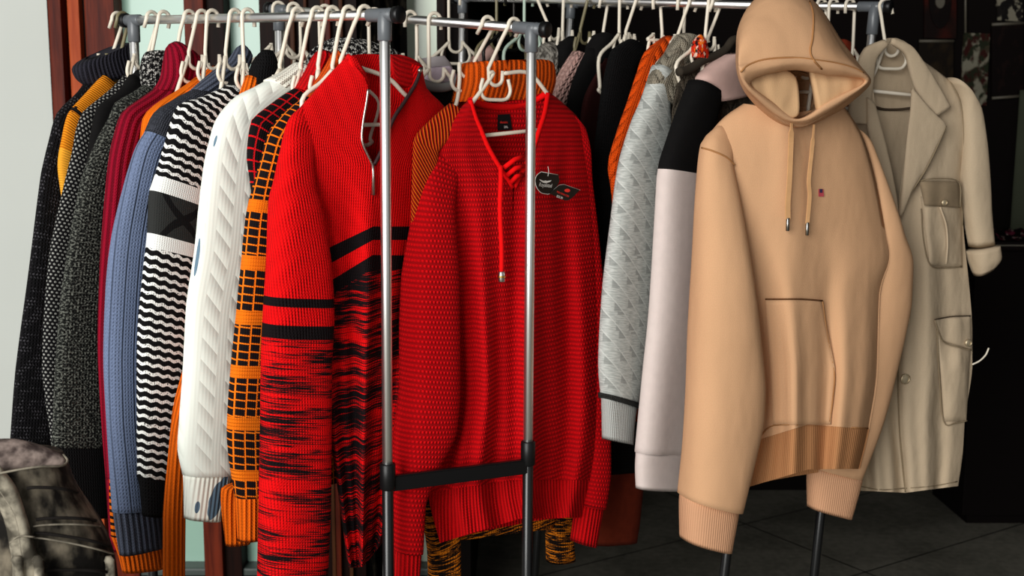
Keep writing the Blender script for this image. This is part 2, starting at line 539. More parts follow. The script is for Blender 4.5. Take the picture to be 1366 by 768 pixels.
def cableknit(name, col, var=0.55):
    def f(c):
        a = ((c.u/0.04).frac()-0.5); b = (c.v/0.028+a.abs()*1.5).frac()
        h = (1-((b-0.5).abs()*2).pw(2.0))*(a.abs().lt(0.38)) + c.stitch(0.005,0.005)*0.3
        d = tuple(x*var for x in lin(col)[:3])+(1,)
        n = c.noise(c.u, c.v, scale=200, detail=2)
        return c.mix((h*0.6+n*0.6).ramp(0.2, 0.7), d, lin(col)), h
    return material(name, f, bump=0.007, strength=0.9)
def f_jeans(c):        # black denim, washed out in patches
    n = c.onoise(13, 5, (1,1,1)); n2 = c.onoise(55, 4, (1,1,0.5)); t = c.noise(c.u, c.v, scale=1200, detail=1)
    w = (n*0.75+n2*0.45).ramp(0.54, 0.80)
    return c.mix(w, (22,20,18), (128,119,103)), n2*0.6+t*0.25
def f_wood(col1, col2):
    def f(c):
        n = c.onoise(9, 5, (6, 6, 0.35)); n2 = c.onoise(60, 3, (3,3,0.2))
        return c.mix((n*0.7+n2*0.3).ramp(0.3, 0.7), col1, col2), n2
    return f
def f_tile(c):
    t = c.nt.nodes.new('ShaderNodeTexCoord'); x = c.nt.nodes.new('ShaderNodeSeparateXYZ')
    c.nt.links.new(t.outputs['Object'], x.inputs[0]); X, Y = S(c.nt, x.outputs[0]), S(c.nt, x.outputs[1])
    X = X+0.2; Y = Y+1.15
    ca, sa = math.cos(math.radians(32.8)), math.sin(math.radians(32.8))
    p = X*ca+Y*sa; q = Y*ca-X*sa
    g = 0.547
    j = ((((p-1.79)/(2*g)+0.5).frac()-0.5).abs().lt(0.003)).mx((((q-2.902)/g+0.5).frac()-0.5).abs().lt(0.0055))
    n = c.onoise(4, 5); n2 = c.onoise(45, 4)
    col = c.mix((n*0.6+n2*0.4).ramp(0.3,0.7), (92,90,80), (134,130,118))
    return c.mix(j, col, (14,13,12)), n2*0.3-j*1.0, None

def grooverib(name, col, g=0.022, bump=0.004, dk=0.45):
    """broad flat ribs with a narrow furrow between them"""
    def f(c):
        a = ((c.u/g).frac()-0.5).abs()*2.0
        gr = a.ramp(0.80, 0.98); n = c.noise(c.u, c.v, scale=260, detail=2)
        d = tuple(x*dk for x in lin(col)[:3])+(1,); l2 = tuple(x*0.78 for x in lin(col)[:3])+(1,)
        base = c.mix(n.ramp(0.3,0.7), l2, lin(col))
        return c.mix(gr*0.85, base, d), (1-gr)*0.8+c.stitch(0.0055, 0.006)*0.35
    return material(name, f, bump=bump)
# ------------------------------------------------------------------ shared materials
M = {}
M['chrome'] = plain('chrome', (246,246,244), rough=0.33, metal=1.0)
M['grey_plastic'] = plain('grey_plastic', (92,96,100), rough=0.35, spec=0.5)
M['black_plastic'] = plain('black_plastic', (13,13,14), rough=0.4, spec=0.3)
M['black_tube'] = plain('black_tube', (16,17,18), rough=0.3, spec=0.5)
M['cream'] = plain('cream_plastic', (224,214,196), rough=0.35, spec=0.4)
M['olive'] = plain('olive_plastic', (120,112,84), rough=0.35, spec=0.4)
M['mintplastic'] = plain('pale_green_plastic', (176,196,180), rough=0.35, spec=0.4)
M['wire'] = plain('dark_wire', (40,38,36), rough=0.35, metal=0.8)
M['wood'] = material('red_wood', f_wood((64,18,9), (116,42,21)), bump=0.0006, rough=0.5, spec=0.12)
M['wood_lit'] = material('red_wood_lit', f_wood((150,58,24), (196,92,48)), bump=0.0006, rough=0.5, spec=0.12)  # lit copy of the red wood, brightness painted into the colour
M['wood_dark'] = material('dark_wood', f_wood((16,8,6), (34,14,9)), bump=0.0006, rough=0.55, spec=0.08)
M['wood_brown'] = material('brown_wood', f_wood((58,30,16), (100,60,34)), bump=0.0006, rough=0.5, spec=0.1)
M['mint'] = plain('mint_glass', (158,196,178), rough=0.25, spec=0.5, nz=0.06, nsc=2.5)
M['pale'] = plain('pale_glass', (222,236,214), rough=0.25, spec=0.5)
M['sill'] = plain('grey_sill', (70,78,74), rough=0.4, spec=0.4)
M['wallwhite'] = plain('white_wall', (204,208,202), rough=0.7, spec=0.2, nz=0.03, nsc=3)
M['walldark'] = plain('dark_wall', (13,8,7), rough=0.8, spec=0.1)
M['wallmaroon'] = plain('maroon_wall', (22,9,8), rough=0.8, spec=0.1)
M['floor'] = material('floor_tiles', f_tile, bump=0.002, strength=0.6, rough=0.55, spec=0.25)
# ------------------------------------------------------------------ the room
def struct(o): o['kind'] = 'structure'; return o
YD = 3.05                                                  # the timber and glass front
def X(px, Y, py=384): return P(px, py, Y).x
YB = 4.4
struct(box('floor', (-2.6, -2.2, -0.08), (3.0, YB+0.1, 0.0), M['floor']))
xl, xr = X(88, YD), X(596, YD)
struct(box('wall_left', (-2.6, YD, 0.0), (xl, YD+0.12, 3.2), M['wallwhite']))
struct(box('wall_middle', (xr, YD+0.02, 0.0), (xr+0.06, YB, 3.2), M['walldark']))
struct(box('wall_back', (xr+0.06, YB, 0.0), (3.0, YB+0.1, 3.2), M['walldark']))
struct(box('wall_right', (2.94, 0.5, 0.0), (3.0, YB, 3.2), M['walldark']))
struct(box('ceiling', (-2.6, 1.0, 3.2), (3.0, YB+0.1, 3.28), M['walldark']))
def upright(name, x0, x1, mat, front=0.0, depth=0.10):
    o = box(name, (X(x0, YD), YD-front, 0.0), (X(x1, YD), YD-front+depth, 3.2), mat, bev=0.004)
    return struct(o)
k = 0
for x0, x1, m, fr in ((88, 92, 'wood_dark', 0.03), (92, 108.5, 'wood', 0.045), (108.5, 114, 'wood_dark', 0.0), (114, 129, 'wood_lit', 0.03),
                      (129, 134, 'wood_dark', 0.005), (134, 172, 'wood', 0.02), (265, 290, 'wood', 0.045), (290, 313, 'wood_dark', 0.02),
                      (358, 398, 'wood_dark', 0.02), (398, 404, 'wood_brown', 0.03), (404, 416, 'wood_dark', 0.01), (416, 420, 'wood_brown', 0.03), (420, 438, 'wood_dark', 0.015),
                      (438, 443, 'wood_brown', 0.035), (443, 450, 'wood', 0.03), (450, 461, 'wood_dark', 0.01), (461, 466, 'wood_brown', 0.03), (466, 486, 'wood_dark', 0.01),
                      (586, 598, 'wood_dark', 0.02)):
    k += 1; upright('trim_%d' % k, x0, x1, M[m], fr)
def window(n, x0, x1, mat, z0=0.21):
    w = bpy.data.objects.new('window_%d' % n, None); COL.objects.link(w); struct(w); w.location = (X((x0+x1)/2, YD), YD+0.05, 0.0)
    box('pane', (X(x0, YD)-0.004, YD+0.045, z0), (X(x1, YD)+0.004, YD+0.055, 3.2), mat, w)
    box('sill', (X(x0, YD), YD-0.01, 0.0), (X(x1, YD), YD+0.09, z0), M['sill'], w, bev=0.006)
    box('track', (X(x0, YD), YD-0.03, z0-0.05), (X(x1, YD), YD+0.02, z0-0.02), M['wood_dark'], w, bev=0.004)
window(1, 172, 265, M['mint']); window(2, 313, 358, M['mint']); window(3, 542, 586, M['pale'])
# a dark patterned curtain between the timber and the pale pane
def f_curt(c):
    n = c.onoise(26, 4, (1,1,0.7)); return c.mix(n.ramp(0.5,0.68), (17,14,11), (62,56,46)), n
M['curtain'] = material('curtain_cloth', f_curt, bump=0.003)
bm = newbm(); L = []
for i in range(61):
    t = i/60; x = X(482, YD-0.05)+(X(548, YD-0.05)-X(482, YD-0.05))*t
    L.append((x, YD-0.055+0.016*math.sin(t*24)))
va = [bm.verts.new((x, y, 0.05)) for x, y in L]; vb = [bm.verts.new((x, y, 3.15)) for x, y in L]
for i in range(60): bm.faces.new((va[i], va[i+1], vb[i+1], vb[i]))
bmesh.ops.solidify(bm, geom=bm.faces[:], thickness=0.004)
tag(link('curtain', bm, M['curtain']), 'dark patterned curtain beside the pale green glass pane', 'curtain')
# pictures on the dark wall
def picture(name, label, cat, pts, mat, frame=None, th=0.012, marks=None, mk=None):
    c = P(sum(p[0] for p in pts)/4, sum(p[1] for p in pts)/4, YB-0.012)
    t = thing(name, label, cat, c)
    P3 = [P(x, y, YB-0.012) for x, y in pts]
    sheet_poly('sheet', P3, Vector((0,-1,0)), th, mat, t)
    if frame:
        for i in frame[1]:
            a, b = P3[i]+Vector((0,-0.008,0)), P3[(i+1) % 4]+Vector((0,-0.008,0))
            tube('frame', [a, b], 0.006, frame[0], t, seg=6)
    return t
def f_print(base, inks, scale, lo, hi, seed):
    def f(c):
        col = c.mix(0.0, base, base)
        for i, ink in enumerate(inks):
            t = c.onoise(scale*(1+0.35*i), 3, (1.0+seed*0.05+i*0.13, 1, 0.8+0.1*i))
            col = c.mix(t.ramp(lo+0.02*i, hi+0.02*i), col, ink)
        return col, None
    return f
M['poster_floral'] = material('poster_floral', f_print((128,124,108), ((58,52,38), (50,18,14), (34,38,24)), 16, 0.46, 0.55, 1), rough=0.6)
M['poster_ink'] = material('poster_ink', f_print((128,122,106), ((24,20,18), (18,15,14)), 19, 0.50, 0.54, 2), rough=0.6)
M['print_red'] = material('print_red', f_print((58,17,10), ((34,14,9), (20,9,7)), 6, 0.42, 0.6, 3), rough=0.5)
M['print_dark'] = material('print_dark', f_print((24,18,13), ((14,10,8), (40,30,18)), 9, 0.42, 0.6, 4), rough=0.4)
M['print_black'] = material('print_black', f_print((15,9,8), ((24,14,12),), 22, 0.55, 0.6, 5), rough=0.4)
M['rim'] = plain('pale_rim', (92,86,74), rough=0.5)
t = picture('wall_picture', 'deep red picture with a dark oval hanging above the khaki shirt shoulder', 'picture', [(1233,-40),(1275,-40),(1275,51),(1232,51)], M['print_red'])
# its oval
def disc(name, px, py, rx, ry, Y, mat, parent, th=0.006, n=32):
    pts = [P(px+rx*math.cos(2*math.pi*i/n), py+ry*math.sin(2*math.pi*i/n), Y) for i in range(n)]
    return sheet_poly(name, pts, Vector((0,-1,0)), th, mat, parent)
disc('oval', 1254, -2, 15, 40, YB-0.022, M['print_black'], t); disc('face', 1254, 2, 6, 9, YB-0.028, M['rim'], t)
picture('wall_picture', 'dark framed picture with a pale top edge just above the shirt collar', 'picture', [(1225,55),(1271,55),(1271,112),(1225,112)], M['print_dark'], (M['rim'], (0,)))
picture('wall_poster', 'tall pale poster of dark red and green flowers on the black wall', 'poster', [(1286,44),(1320,45),(1315,141),(1280,140)], M['poster_floral'])
picture('wall_poster', 'small pale poster with thick black ink shapes on the black wall', 'poster', [(1328,-30),(1364,-30),(1363,29),(1330,27)], M['poster_ink'])
picture('wall_picture', 'black picture with a thin pale lower edge under the ink poster', 'picture', [(1322,33),(1364,31),(1364,128),(1322,131)], M['print_black'], (M['rim'], (0,2)))
tube('cord', [P(1288,-40,YB-0.02), P(1288,44,YB-0.02)], 0.004, M['rim'])
tag(bpy.data.objects['cord'], 'thin pale cord running up the dark wall above the flower poster', 'cord')
# grey green hanging panel at the far edge, and a dark cabinet with a flowered runner in front of the wall
M['greengrey'] = plain('greengrey_cloth', (66,70,56), rough=0.8, spec=0.1, nz=0.1, nsc=6)
bm = newbm(); pts = [(1362,120),(1420,120),(1420,322),(1348,322)]
P3 = [P(x, y, YB-0.05) for x, y in pts]
A = [bm.verts.new(p) for p in P3]; bm.faces.new(A)
bmesh.ops.subdivide_edges(bm, edges=bm.edges[:], cuts=14, use_grid_fill=True)
for v in bm.verts: v.co.y += 0.012*math.sin(v.co.x*60)
bmesh.ops.solidify(bm, geom=bm.faces[:], thickness=0.004)
tag(link('wall_hanging', bm, M['greengrey']), 'grey green cloth hanging on the dark wall above the flowered runner', 'wall hanging')
t = thing('cabinet', 'low black cabinet against the dark wall beyond the khaki shirt', 'cabinet', (P(1400,600,YB-0.2).x, YB-0.22, 0))
x0 = X(1300, YB-0.42); x1 = x0+1.0; zt = P(1345, 322, YB-0.42).z
box('body', (x0, YB-0.42, 0.04), (x1, YB-0.03, zt-0.03), M['walldark'], t, bev=0.004)
box('top', (x0-0.01, YB-0.44, zt-0.03), (x1+0.01, YB-0.02, zt), M['print_black'], t, bev=0.004)
tube('edge_strip', [Vector((x0-0.01, YB-0.441, zt-0.012)), Vector((x1, YB-0.441, zt-0.012))], 0.003, M['rim'], t, seg=6)
box('plinth', (x0+0.03, YB-0.39, 0.0), (x1-0.03, YB-0.05, 0.04), M['walldark'], t)
M['flowers'] = material('flower_runner', f_print((20,12,11), ((150,56,84), (196,168,160), (120,24,40)), 34, 0.58, 0.64, 2), rough=0.8)
bm = newbm(); nx, ny = 40, 10
G = [[None]*(ny+1) for _ in range(nx+1)]
for i in range(nx+1):
    for j in range(ny+1):
        x = x0+0.02+(x1-x0-0.04)*i/nx; y = YB-0.42+0.26*j/ny
        z = zt+0.004+0.045*max(0, noise.noise(Vector((x*22, y*22, 3))))+0.02*math.sin(math.pi*j/ny)
        G[i][j] = bm.verts.new((x, y, z))
for i in range(nx):
    for j in range(ny): bm.faces.new((G[i][j], G[i+1][j], G[i+1][j+1], G[i][j+1]))
bmesh.ops.solidify(bm, geom=bm.faces[:], thickness=0.003)
tag(link('table_runner', bm, M['flowers']), 'crumpled pink flowered runner lying on the black cabinet', 'table runner')
# ------------------------------------------------------------------ the two garment racks
class Rail:
    def __init__(s, a, b): s.a, s.b = a, b
    def at(s, px):
        lo, hi = -0.4, 1.4
        def f(t):
            q = s.a.lerp(s.b, t) if 0 <= t <= 1 else s.a+(s.b-s.a)*t
            d = q-EYE; y = d.y; x = d.x; fwd = y*math.cos(PITCH)-d.z*math.sin(PITCH)
            return W0/2+FPX*x/fwd
        up = f(1) > f(0)
        for _ in range(60):
            m = (lo+hi)/2
            if (f(m) < px) == up: lo = m
            else: hi = m
        t = (lo+hi)/2
        return s.a+(s.b-s.a)*t
RA = Rail(P(178, 27, 2.15), P(513, 20, 1.80))
RB = Rail(P(372, 13, 2.26), P(709, 38, 1.95))
R1 = Rail(P(617, -3, 2.66), P(1054, 8, 2.12))
R2 = Rail(P(762, 5, 2.75), P(1167, 9, 2.32))
def rack_post(rack, top, foot, collar_at, rad=0.0085, lower=0.0095, cap_dir=None, ylen=0.04):
    """a chrome upper tube with its plastic tee, sliding in a black lower tube"""
    d = (foot-top); j = top.lerp(foot, collar_at)
    u = d.normalized()
    cyl('post', top+u*0.01, j, rad, M['chrome'], rack)
    cyl('lower_post', j, foot, lower, M['black_tube'], rack)
    cyl('tee_sleeve', top-u*0.004, top+u*ylen, rad*1.32, M['grey_plastic'], rack)
    cyl('collar', j-u*0.022, j+u*0.022, lower*1.36, M['black_plastic'], rack)
    return j
def rack_rail(rack, rl, near_ext=0.022, far_ext=0.02):
    d = (rl.b-rl.a).normalized()
    cyl('rail', rl.a+d*0.01, rl.b-d*0.01, 0.0078, M['chrome'], rack)
    cyl('tee', rl.b-d*0.034, rl.b+d*near_ext, 0.0104, M['grey_plastic'], rack)
    cyl('tee', rl.a-d*far_ext, rl.a+d*0.02, 0.0104, M['grey_plastic'], rack)
    for a in (rl.b+d*near_ext, rl.a-d*far_ext):
        s = d if (a-rl.b).length < (a-rl.a).length else -d
        cyl('end_cap', a-s*0.002, a+s*0.012, 0.0132, M['black_plastic'], rack)
    for o in (0.004, 0.012):
        q = rl.b+d*(near_ext-o); cyl('ring', q-d*0.0012, q+d*0.0012, 0.0109, M['grey_plastic'], rack)
def foot_of(px, py, Y):                    # the floor point below a post that passes px,py
    return P(px, py, Y)
def down(top, thru):                        # continue the line top->thru to the floor
    d = thru-top; return top+d*(top.z/(-d.z))
rackA = thing('garment_rack', 'chrome double rail clothes rack holding the red sweaters, black crossbar joining its posts', 'garment rack', (RA.b.x, RA.b.y, 0))
fA = down(RA.b, P(518, 768, 1.80)); fB = down(RB.b, P(703, 768, 1.95))
jA = rack_post(rackA, RA.b, fA, 0.462); jB = rack_post(rackA, RB.b, fB, 0.462)
gA = down(RA.a, P(204, 768, 2.15)); gB = down(RB.a, P(384, 768, 2.26))
kA = rack_post(rackA, RA.a, gA, 0.47); kB = rack_post(rackA, RB.a, gB, 0.47)
rack_rail(rackA, RA); rack_rail(rackA, RB)
def flatbar(name, a, b, hgt, dep, mat, rack):
    bm = newbm(); d = (b-a).normalized(); s = d.cross(UP).normalized()
    vs = []
    for q in (a, b):
        for (e, f) in ((-1,-1),(1,-1),(1,1),(-1,1)): vs.append(bm.verts.new(q+s*(e*dep/2)+UP*(f*hgt/2)))
    for k in range(4): bm.faces.new((vs[k], vs[(k+1)%4], vs[4+(k+1)%4], vs[4+k]))
    bm.faces.new(vs[:4]); bm.faces.new(vs[4:])
    bmesh.ops.bevel(bm, geom=bm.edges[:], offset=0.002, segments=2, affect='EDGES')
    return link(name, bm, mat, rack, smooth=False)
jA2 = P(517, 645, 1.80); jB2 = P(706, 621, 1.95)
flatbar('crossbar', jA2.lerp(jB2, 0.02)+UP*0.0, jB2, 0.026, 0.012, M['black_plastic'], rackA)
kA = RA.a.lerp(gA, 0.82); kB = RB.a.lerp(gB, 0.82)
flatbar('crossbar', kA, kB, 0.026, 0.012, M['black_plastic'], rackA)
for a, b in ((fA, fB), (gA, gB)):
    d = (b-a).normalized()
    q0, q1 = a-d*0.10, b+d*0.10
    tube('foot_bar', [q0+UP*0.05, q1+UP*0.05], 0.011, M['black_tube'], rackA)
    for q in (q0, q1):
        bm = newbm(); tube_bm(bm, [q+UP*0.025-Vector((0.009,0,0)), q+UP*0.025+Vector((0.009,0,0))], 0.0245, 18)
        link('caster', bm, M['black_plastic'], rackA)
tube('foot_rail', [(fA+fB)/2+UP*0.05, (gA+gB)/2+UP*0.05], 0.011, M['black_tube'], rackA)
rackB = thing('garment_rack', 'chrome double rail clothes rack holding the tan hoodie and grey sweater, leaning slightly', 'garment rack', (R2.b.x, R2.b.y, 0))
p1 = down(R1.b, P(966, 768, 2.12)); p2 = down(R2.b, P(1086, 768, 2.32))
q1 = down(R1.a, P(612, 500, 2.66)); q2 = down(R2.a, P(716, 730, 2.75))
for t_, f_ in ((R1.b, p1), (R2.b, p2), (R1.a, q1), (R2.a, q2)): rack_post(rackB, t_, f_, 0.46, ylen=0.055 if t_ is R2.b else 0.035)
rack_rail(rackB, R1); rack_rail(rackB, R2)
for a, b in ((p1, p2), (q1, q2)):
    d = (b-a).normalized(); c0, c1 = a-d*0.1, b+d*0.1
    tube('foot_bar', [c0+UP*0.05, c1+UP*0.05], 0.011, M['black_tube'], rackB)
    for q in (c0, c1):
        bm = newbm(); tube_bm(bm, [q+UP*0.025-Vector((0.009,0,0)), q+UP*0.025+Vector((0.009,0,0))], 0.0245, 18)
        link('caster', bm, M['black_plastic'], rackB)
tube('foot_rail', [(p1+p2)/2+UP*0.05, (q1+q2)/2+UP*0.05], 0.011, M['black_tube'], rackB)
# ------------------------------------------------------------------ hangers
def hanger(label, H, pl, stem_near=True, drop=0.0, mat=None, group=None, back=0.0, name='clothes_hanger', tip=0.0, wide=0.15, path=None, farpath=None):
    mat = mat or M['cream']
    t = thing(name, label, 'hanger', H, group)
    sg = 1.0 if stem_near else -1.0
    def q(s, z):
        o = -back*min(1.0, max(0.0, -z/0.06))
        return H + pl.h*(s*sg*1.0) + UP*z + pl.n*o
    R0 = 0.0128
    hook = [q(-R0+0.0*0, -0.012-tip)]
    pts = []
    # tip over the rail to the stem, then the curl below it
    pts.append((-R0, -0.014-tip))
    for i in range(9):
        a = math.pi - math.pi*i/8; pts.append((R0*math.cos(a), 0.001+R0*1.05*math.sin(a)))
    zb = -0.072-drop
    pts.append((R0, -0.02)); pts.append((R0, zb+0.016)); 
    for i in range(1, 8):
        a = -math.pi*i/8; pts.append((R0-0.0155+0.0155*math.cos(a), zb+0.0155*math.sin(a)+0.002))
    pts.append((R0-0.031, zb+0.012))
    P3 = [q(-s, z) for s, z in pts]
    link('hook', tube_bm(newbm(), P3, 0.0034, 10), mat, t)
    za = zb+0.004; ends = []
    def arm(sd):
        e = R0 if sd > 0 else R0-0.031
        if path is None: cs = [(e, za+0.004), (e+sd*0.022, za-0.016), (e+sd*0.06, za-0.046), (sd*wide, za-0.102), (sd*(wide+0.004), za-0.110), (sd*(wide-0.006), za-0.116)]
        else: cs = [(e, za+0.004)]+[(sd*a, z) for a, z in path]
        if sd*sg < 0 and farpath is not None: cs = [(e, za+0.004)]+[(sd*a, z) for a, z in farpath]
        ends.append(q(-cs[-1][0], cs[-1][1]))
        return smooth_pts([q(-s, z) for s, z in cs], 5)
    for sd in (1, -1): link('arm', tube_bm(newbm(), arm(sd), 0.0038, 10), mat, t)
    link('trouser_bar', tube_bm(newbm(), ends, 0.0036, 10), mat, t)
    c = -0.003
    ring = [(R0+0.012, za-0.006), (R0+0.017, za-0.026), (R0+0.008, za-0.040), (c, za-0.042), (R0-0.039, za-0.040), (R0-0.048, za-0.026), (R0-0.043, za-0.006)]
    link('notch_bar', tube_bm(newbm(), smooth_pts([q(-s, z) for s, z in ring], 5), 0.0033, 10), mat, t)
    return t
# ------------------------------------------------------------------ garments that hang side on
G = {}
G['specks'] = material('black_speck_knit', f_specks, bump=0.003)
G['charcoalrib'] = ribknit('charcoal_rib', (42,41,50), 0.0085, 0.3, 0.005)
G['mustard'] = material('mustard_knit', f_mustard, bump=0.003)
G['dots'] = material('dotted_knit', f_dots, bump=0.003)
G['black'] = plainknit('black_knit', (15,14,15), 0.005, 0.7, 0.003)
G['blackcloth'] = smoothcloth('black_cloth', (16,15,15), 0.8)
G['marlgrey'] = marl('grey_marl_knit', (18,19,18), (104,106,98), 0.46, 0.62, 190, 290, 0.004)
G['boucle'] = marl('black_white_boucle', (18,17,18), (205,203,196), 0.50, 0.60, 170, 170, 0.009, 0.004)
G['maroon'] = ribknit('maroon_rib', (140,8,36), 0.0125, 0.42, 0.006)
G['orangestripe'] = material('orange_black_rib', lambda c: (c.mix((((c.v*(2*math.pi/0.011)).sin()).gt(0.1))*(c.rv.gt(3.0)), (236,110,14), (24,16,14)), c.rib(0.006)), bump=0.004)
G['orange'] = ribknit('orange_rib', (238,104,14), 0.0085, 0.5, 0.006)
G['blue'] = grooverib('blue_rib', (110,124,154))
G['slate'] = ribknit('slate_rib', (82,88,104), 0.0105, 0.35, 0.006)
G['darkslate'] = plainknit('dark_slate_knit', (62,64,72), 0.004, 0.6, 0.003)
G['wave'] = material('wave_stripe_knit', f_wave, bump=0.004)
G['ivory'] = material('ivory_cable_knit', f_cable, bump=0.006, strength=0.28)
G['ivorycuff'] = material('ivory_stained_rib', f_cuffstain, bump=0.004)
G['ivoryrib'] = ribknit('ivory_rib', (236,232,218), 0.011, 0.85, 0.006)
G['plaid'] = material('red_black_plaid_knit', f_plaid, bump=0.004)
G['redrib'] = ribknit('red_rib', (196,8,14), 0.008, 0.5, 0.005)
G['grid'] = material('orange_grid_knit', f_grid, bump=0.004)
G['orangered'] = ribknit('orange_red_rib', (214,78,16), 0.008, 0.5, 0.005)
def splay(px, py): return px, py
def side(name, label, cat, anchor, deg, rail, sleeve, mats, thick=0.02, cuff=None, cuffmat=None, collar=None, colmat=None,
         torso=True, hem=640, sh=2, group=None, hang=None, tmat=None, far=True, fold=0.004, coll_th=0.03, seed=0, yoke=None, off=0.0, tth=0.007, matf=None, sq=0.75):
    H = rail.at(anchor); pl = Plane(H, deg)
    t = thing(name, label, cat, H, group)
    s1 = loft('sleeve', t, pl, sleeve, thick, mats, hollow=0.0 if cuff else 0.02, fold=fold, seed=seed, off=off, matf=matf, sq=sq, ff=(12,12,3))
    mir = (pl.H, pl.h)
    s2 = loft('sleeve', t, pl, sleeve, thick, mats, hollow=0.0 if cuff else 0.02, fold=fold, seed=seed, off=off, mirror=mir, matf=matf, sq=sq, step=16) if far else None
    if cuff:
        rows = cuff
        loft('cuff', s1, pl, rows, thick*0.9, cuffmat, hollow=0.025, seed=seed+1, off=off, step=6)
        if s2: loft('cuff', s2, pl, rows, thick*0.9, cuffmat, hollow=0.025, seed=seed+1, off=off, mirror=mir, step=12)
    if collar: loft('collar', t, pl, collar, coll_th, colmat, hollow=0.03, fold=0.003, seed=seed+2, step=5)
    if torso:
        S0 = (pl.at(*sleeve[0][:2])-pl.H); S2 = (pl.at(*sleeve[sh][:2])-pl.H)
        zc, zs = S0.z, S2.z; sn = abs(S2.dot(pl.h))-0.008; s0 = min(abs(S0.dot(pl.h)), sn*0.6)
        hz = pl.at(anchor, hem).z-pl.H.z
        rows = [(zc-0.012, s0*0.9), (zc-0.02-(zc-zs)*0.5, (s0+sn)/2*0.98), (zs-0.03, sn*0.97), (zs-0.12, sn*0.88), (hz+0.06, sn*0.86), (hz, sn*0.80)]
        R = catmull(rows, 0.03)
        rings, info, v = [], [], 0.0
        for i, (z, s) in enumerate(R):
            if i: v += abs(R[i-1][0]-z)
            ring = []
            for k in range(32):
                a = 2*math.pi*k/32+math.pi/2; ca, sa = math.cos(a), math.sin(a)
                p = pl.sz(-ca*s, z, -(thick+tth)*0.55+off - 0.0)
                d = fbm(p, (10,10,1.8), seed)*0.003
                p = p - pl.n*(sa*(tth+d))
                ring.append(p)
            rings.append(ring); info.append((v, 300+100*i/len(R)))
        bm = newbm(); loft_bm(bm, rings, info, hollow=0.03)
        link('torso', bm, tmat or (mats[0] if isinstance(mats, list) else mats), t)
    if yoke: loft('shoulder_yoke', t, pl, yoke[0], thick*1.05, yoke[1], fold=0.002, hollow=0.0, off=off+0.001)
    if hang:
        Hh = rail.at(hang[1]); pth = []
        for r in sleeve[:sh+1]:
            m = (pl.at(r[0], r[1])+pl.at(r[2], r[3]))*0.5-Hh; pth.append((abs(m.dot(pl.h)), m.z))
        a0, z0 = pth[-1]; a1, z1 = pth[-2]
        pth[-1] = (a1+(a0-a1)*0.75, z1+(z0-z1)*0.75)
        a0, z0 = pth[-1]; pth += [(a0-0.002, z0-0.007), (a0-0.010, z0-0.010)]
        pth = [q_ for q_ in pth if q_[0] > 0.022] or pth
        gap = (Hh-pl.H).dot(pl.n)+0.012
        hanger(hang[0], rail.at(hang[1]), Plane(rail.at(hang[1]), deg), stem_near=hang[2], mat=hang[3] if len(hang) > 3 else None, drop=hang[4] if len(hang) > 4 else 0.0, path=pth, back=gap)
    return t, pl
KS = 'knit_sweater'
side(KS, 'near black speckled sweater with a ribbed cowl collar, beside the white wall', 'sweater', 146, 57, RA,
     [(128,88,152,130),(105,122,137,165),(77,151,114,190),(66,188,108,215),(56,230,100,250),(39,363,90,370),(21,497,82,500),(14,590,74,590)], G['specks'], 0.011, fold=0.002,
     cuff=[(14,590,74,590),(14,690,66,690)], cuffmat=G['black'],
     collar=[(115,114,178,96),(104,105,178,80),(99,93,176,65),(105,85,172,57),(120,78,166,58)], colmat=G['charcoalrib'], coll_th=0.026, seed=1, hem=690,
     hang=('cream plastic hanger over the far black rail cap, holding the speckled cowl sweater', 157, False))
side(KS, 'mustard orange knit sweater squeezed between two black sweaters', 'sweater', 157, 57, RA,
     [(137,100,154,114),(112,127,142,152),(91,152,118,178),(83,185,112,203),(78,220,108,232),(83,262,110,270),(96,330,120,335),(108,480,130,480)], G['mustard'], 0.009, fold=0.002, sh=2, seed=2, hem=600,
     hang=('dull olive plastic hanger holding the mustard orange sweater', 164, False, M['olive']))
side(KS, 'black sweater dotted all over with pale flecks, beside the mustard one', 'sweater', 168, 57, RA,
     [(166,100,186,120),(150,117,172,142),(111,150,142,182),(103,171,138,200),(97,204,133,222),(88,240,126,252),(66,346,115,355),(57,476,108,480),(62,540,106,540)], G['dots'], 0.011, fold=0.002,
     cuff=[(62,540,106,540),(69,592,106,592),(74,680,106,680)], cuffmat=G['dots'], seed=3, hem=620)
side('jacket', 'plain black jacket with piped edges between the dotted and the grey sweater', 'jacket', 194, 57, RA,
     [(174,99,194,114),(158,122,182,142),(131,143,158,168),(122,180,152,200),(116,222,146,236),(106,300,140,310),(92,500,134,500),(90,640,128,640)], G['blackcloth'], 0.013, seed=4, hem=650,
     cuff=[(90,640,128,640),(92,690,126,690)], cuffmat=G['black'],
     collar=[(166,118,192,126),(176,102,196,106),(184,93,196,96)], colmat=G['blackcloth'], coll_th=0.012,
     hang=('cream plastic hanger holding the plain black jacket', 203, False))
side(KS, 'grey and black marled sweater with a shaggy looped collar', 'sweater', 214, 56, RA,
     [(204,102,228,122),(186,118,218,142),(155,137,192,168),(147,157,187,182),(134,181,176,200),(120,212,162,224),(108,245,154,252),(95,311,149,318),(81,406,144,408),(74,500,140,500),(70,596,142,596)], G['marlgrey'], 0.015,
     cuff=[(70,596,142,596),(78,690,144,690)], cuffmat=G['black'], seed=5, hem=650,
     collar=[(192,116,228,116),(189,100,230,94),(191,80,230,76),(198,69,228,69),(206,67,224,68)], colmat=G['boucle'], coll_th=0.02,
     hang=('cream plastic hanger holding the sweater with the shaggy grey collar', 219, True))
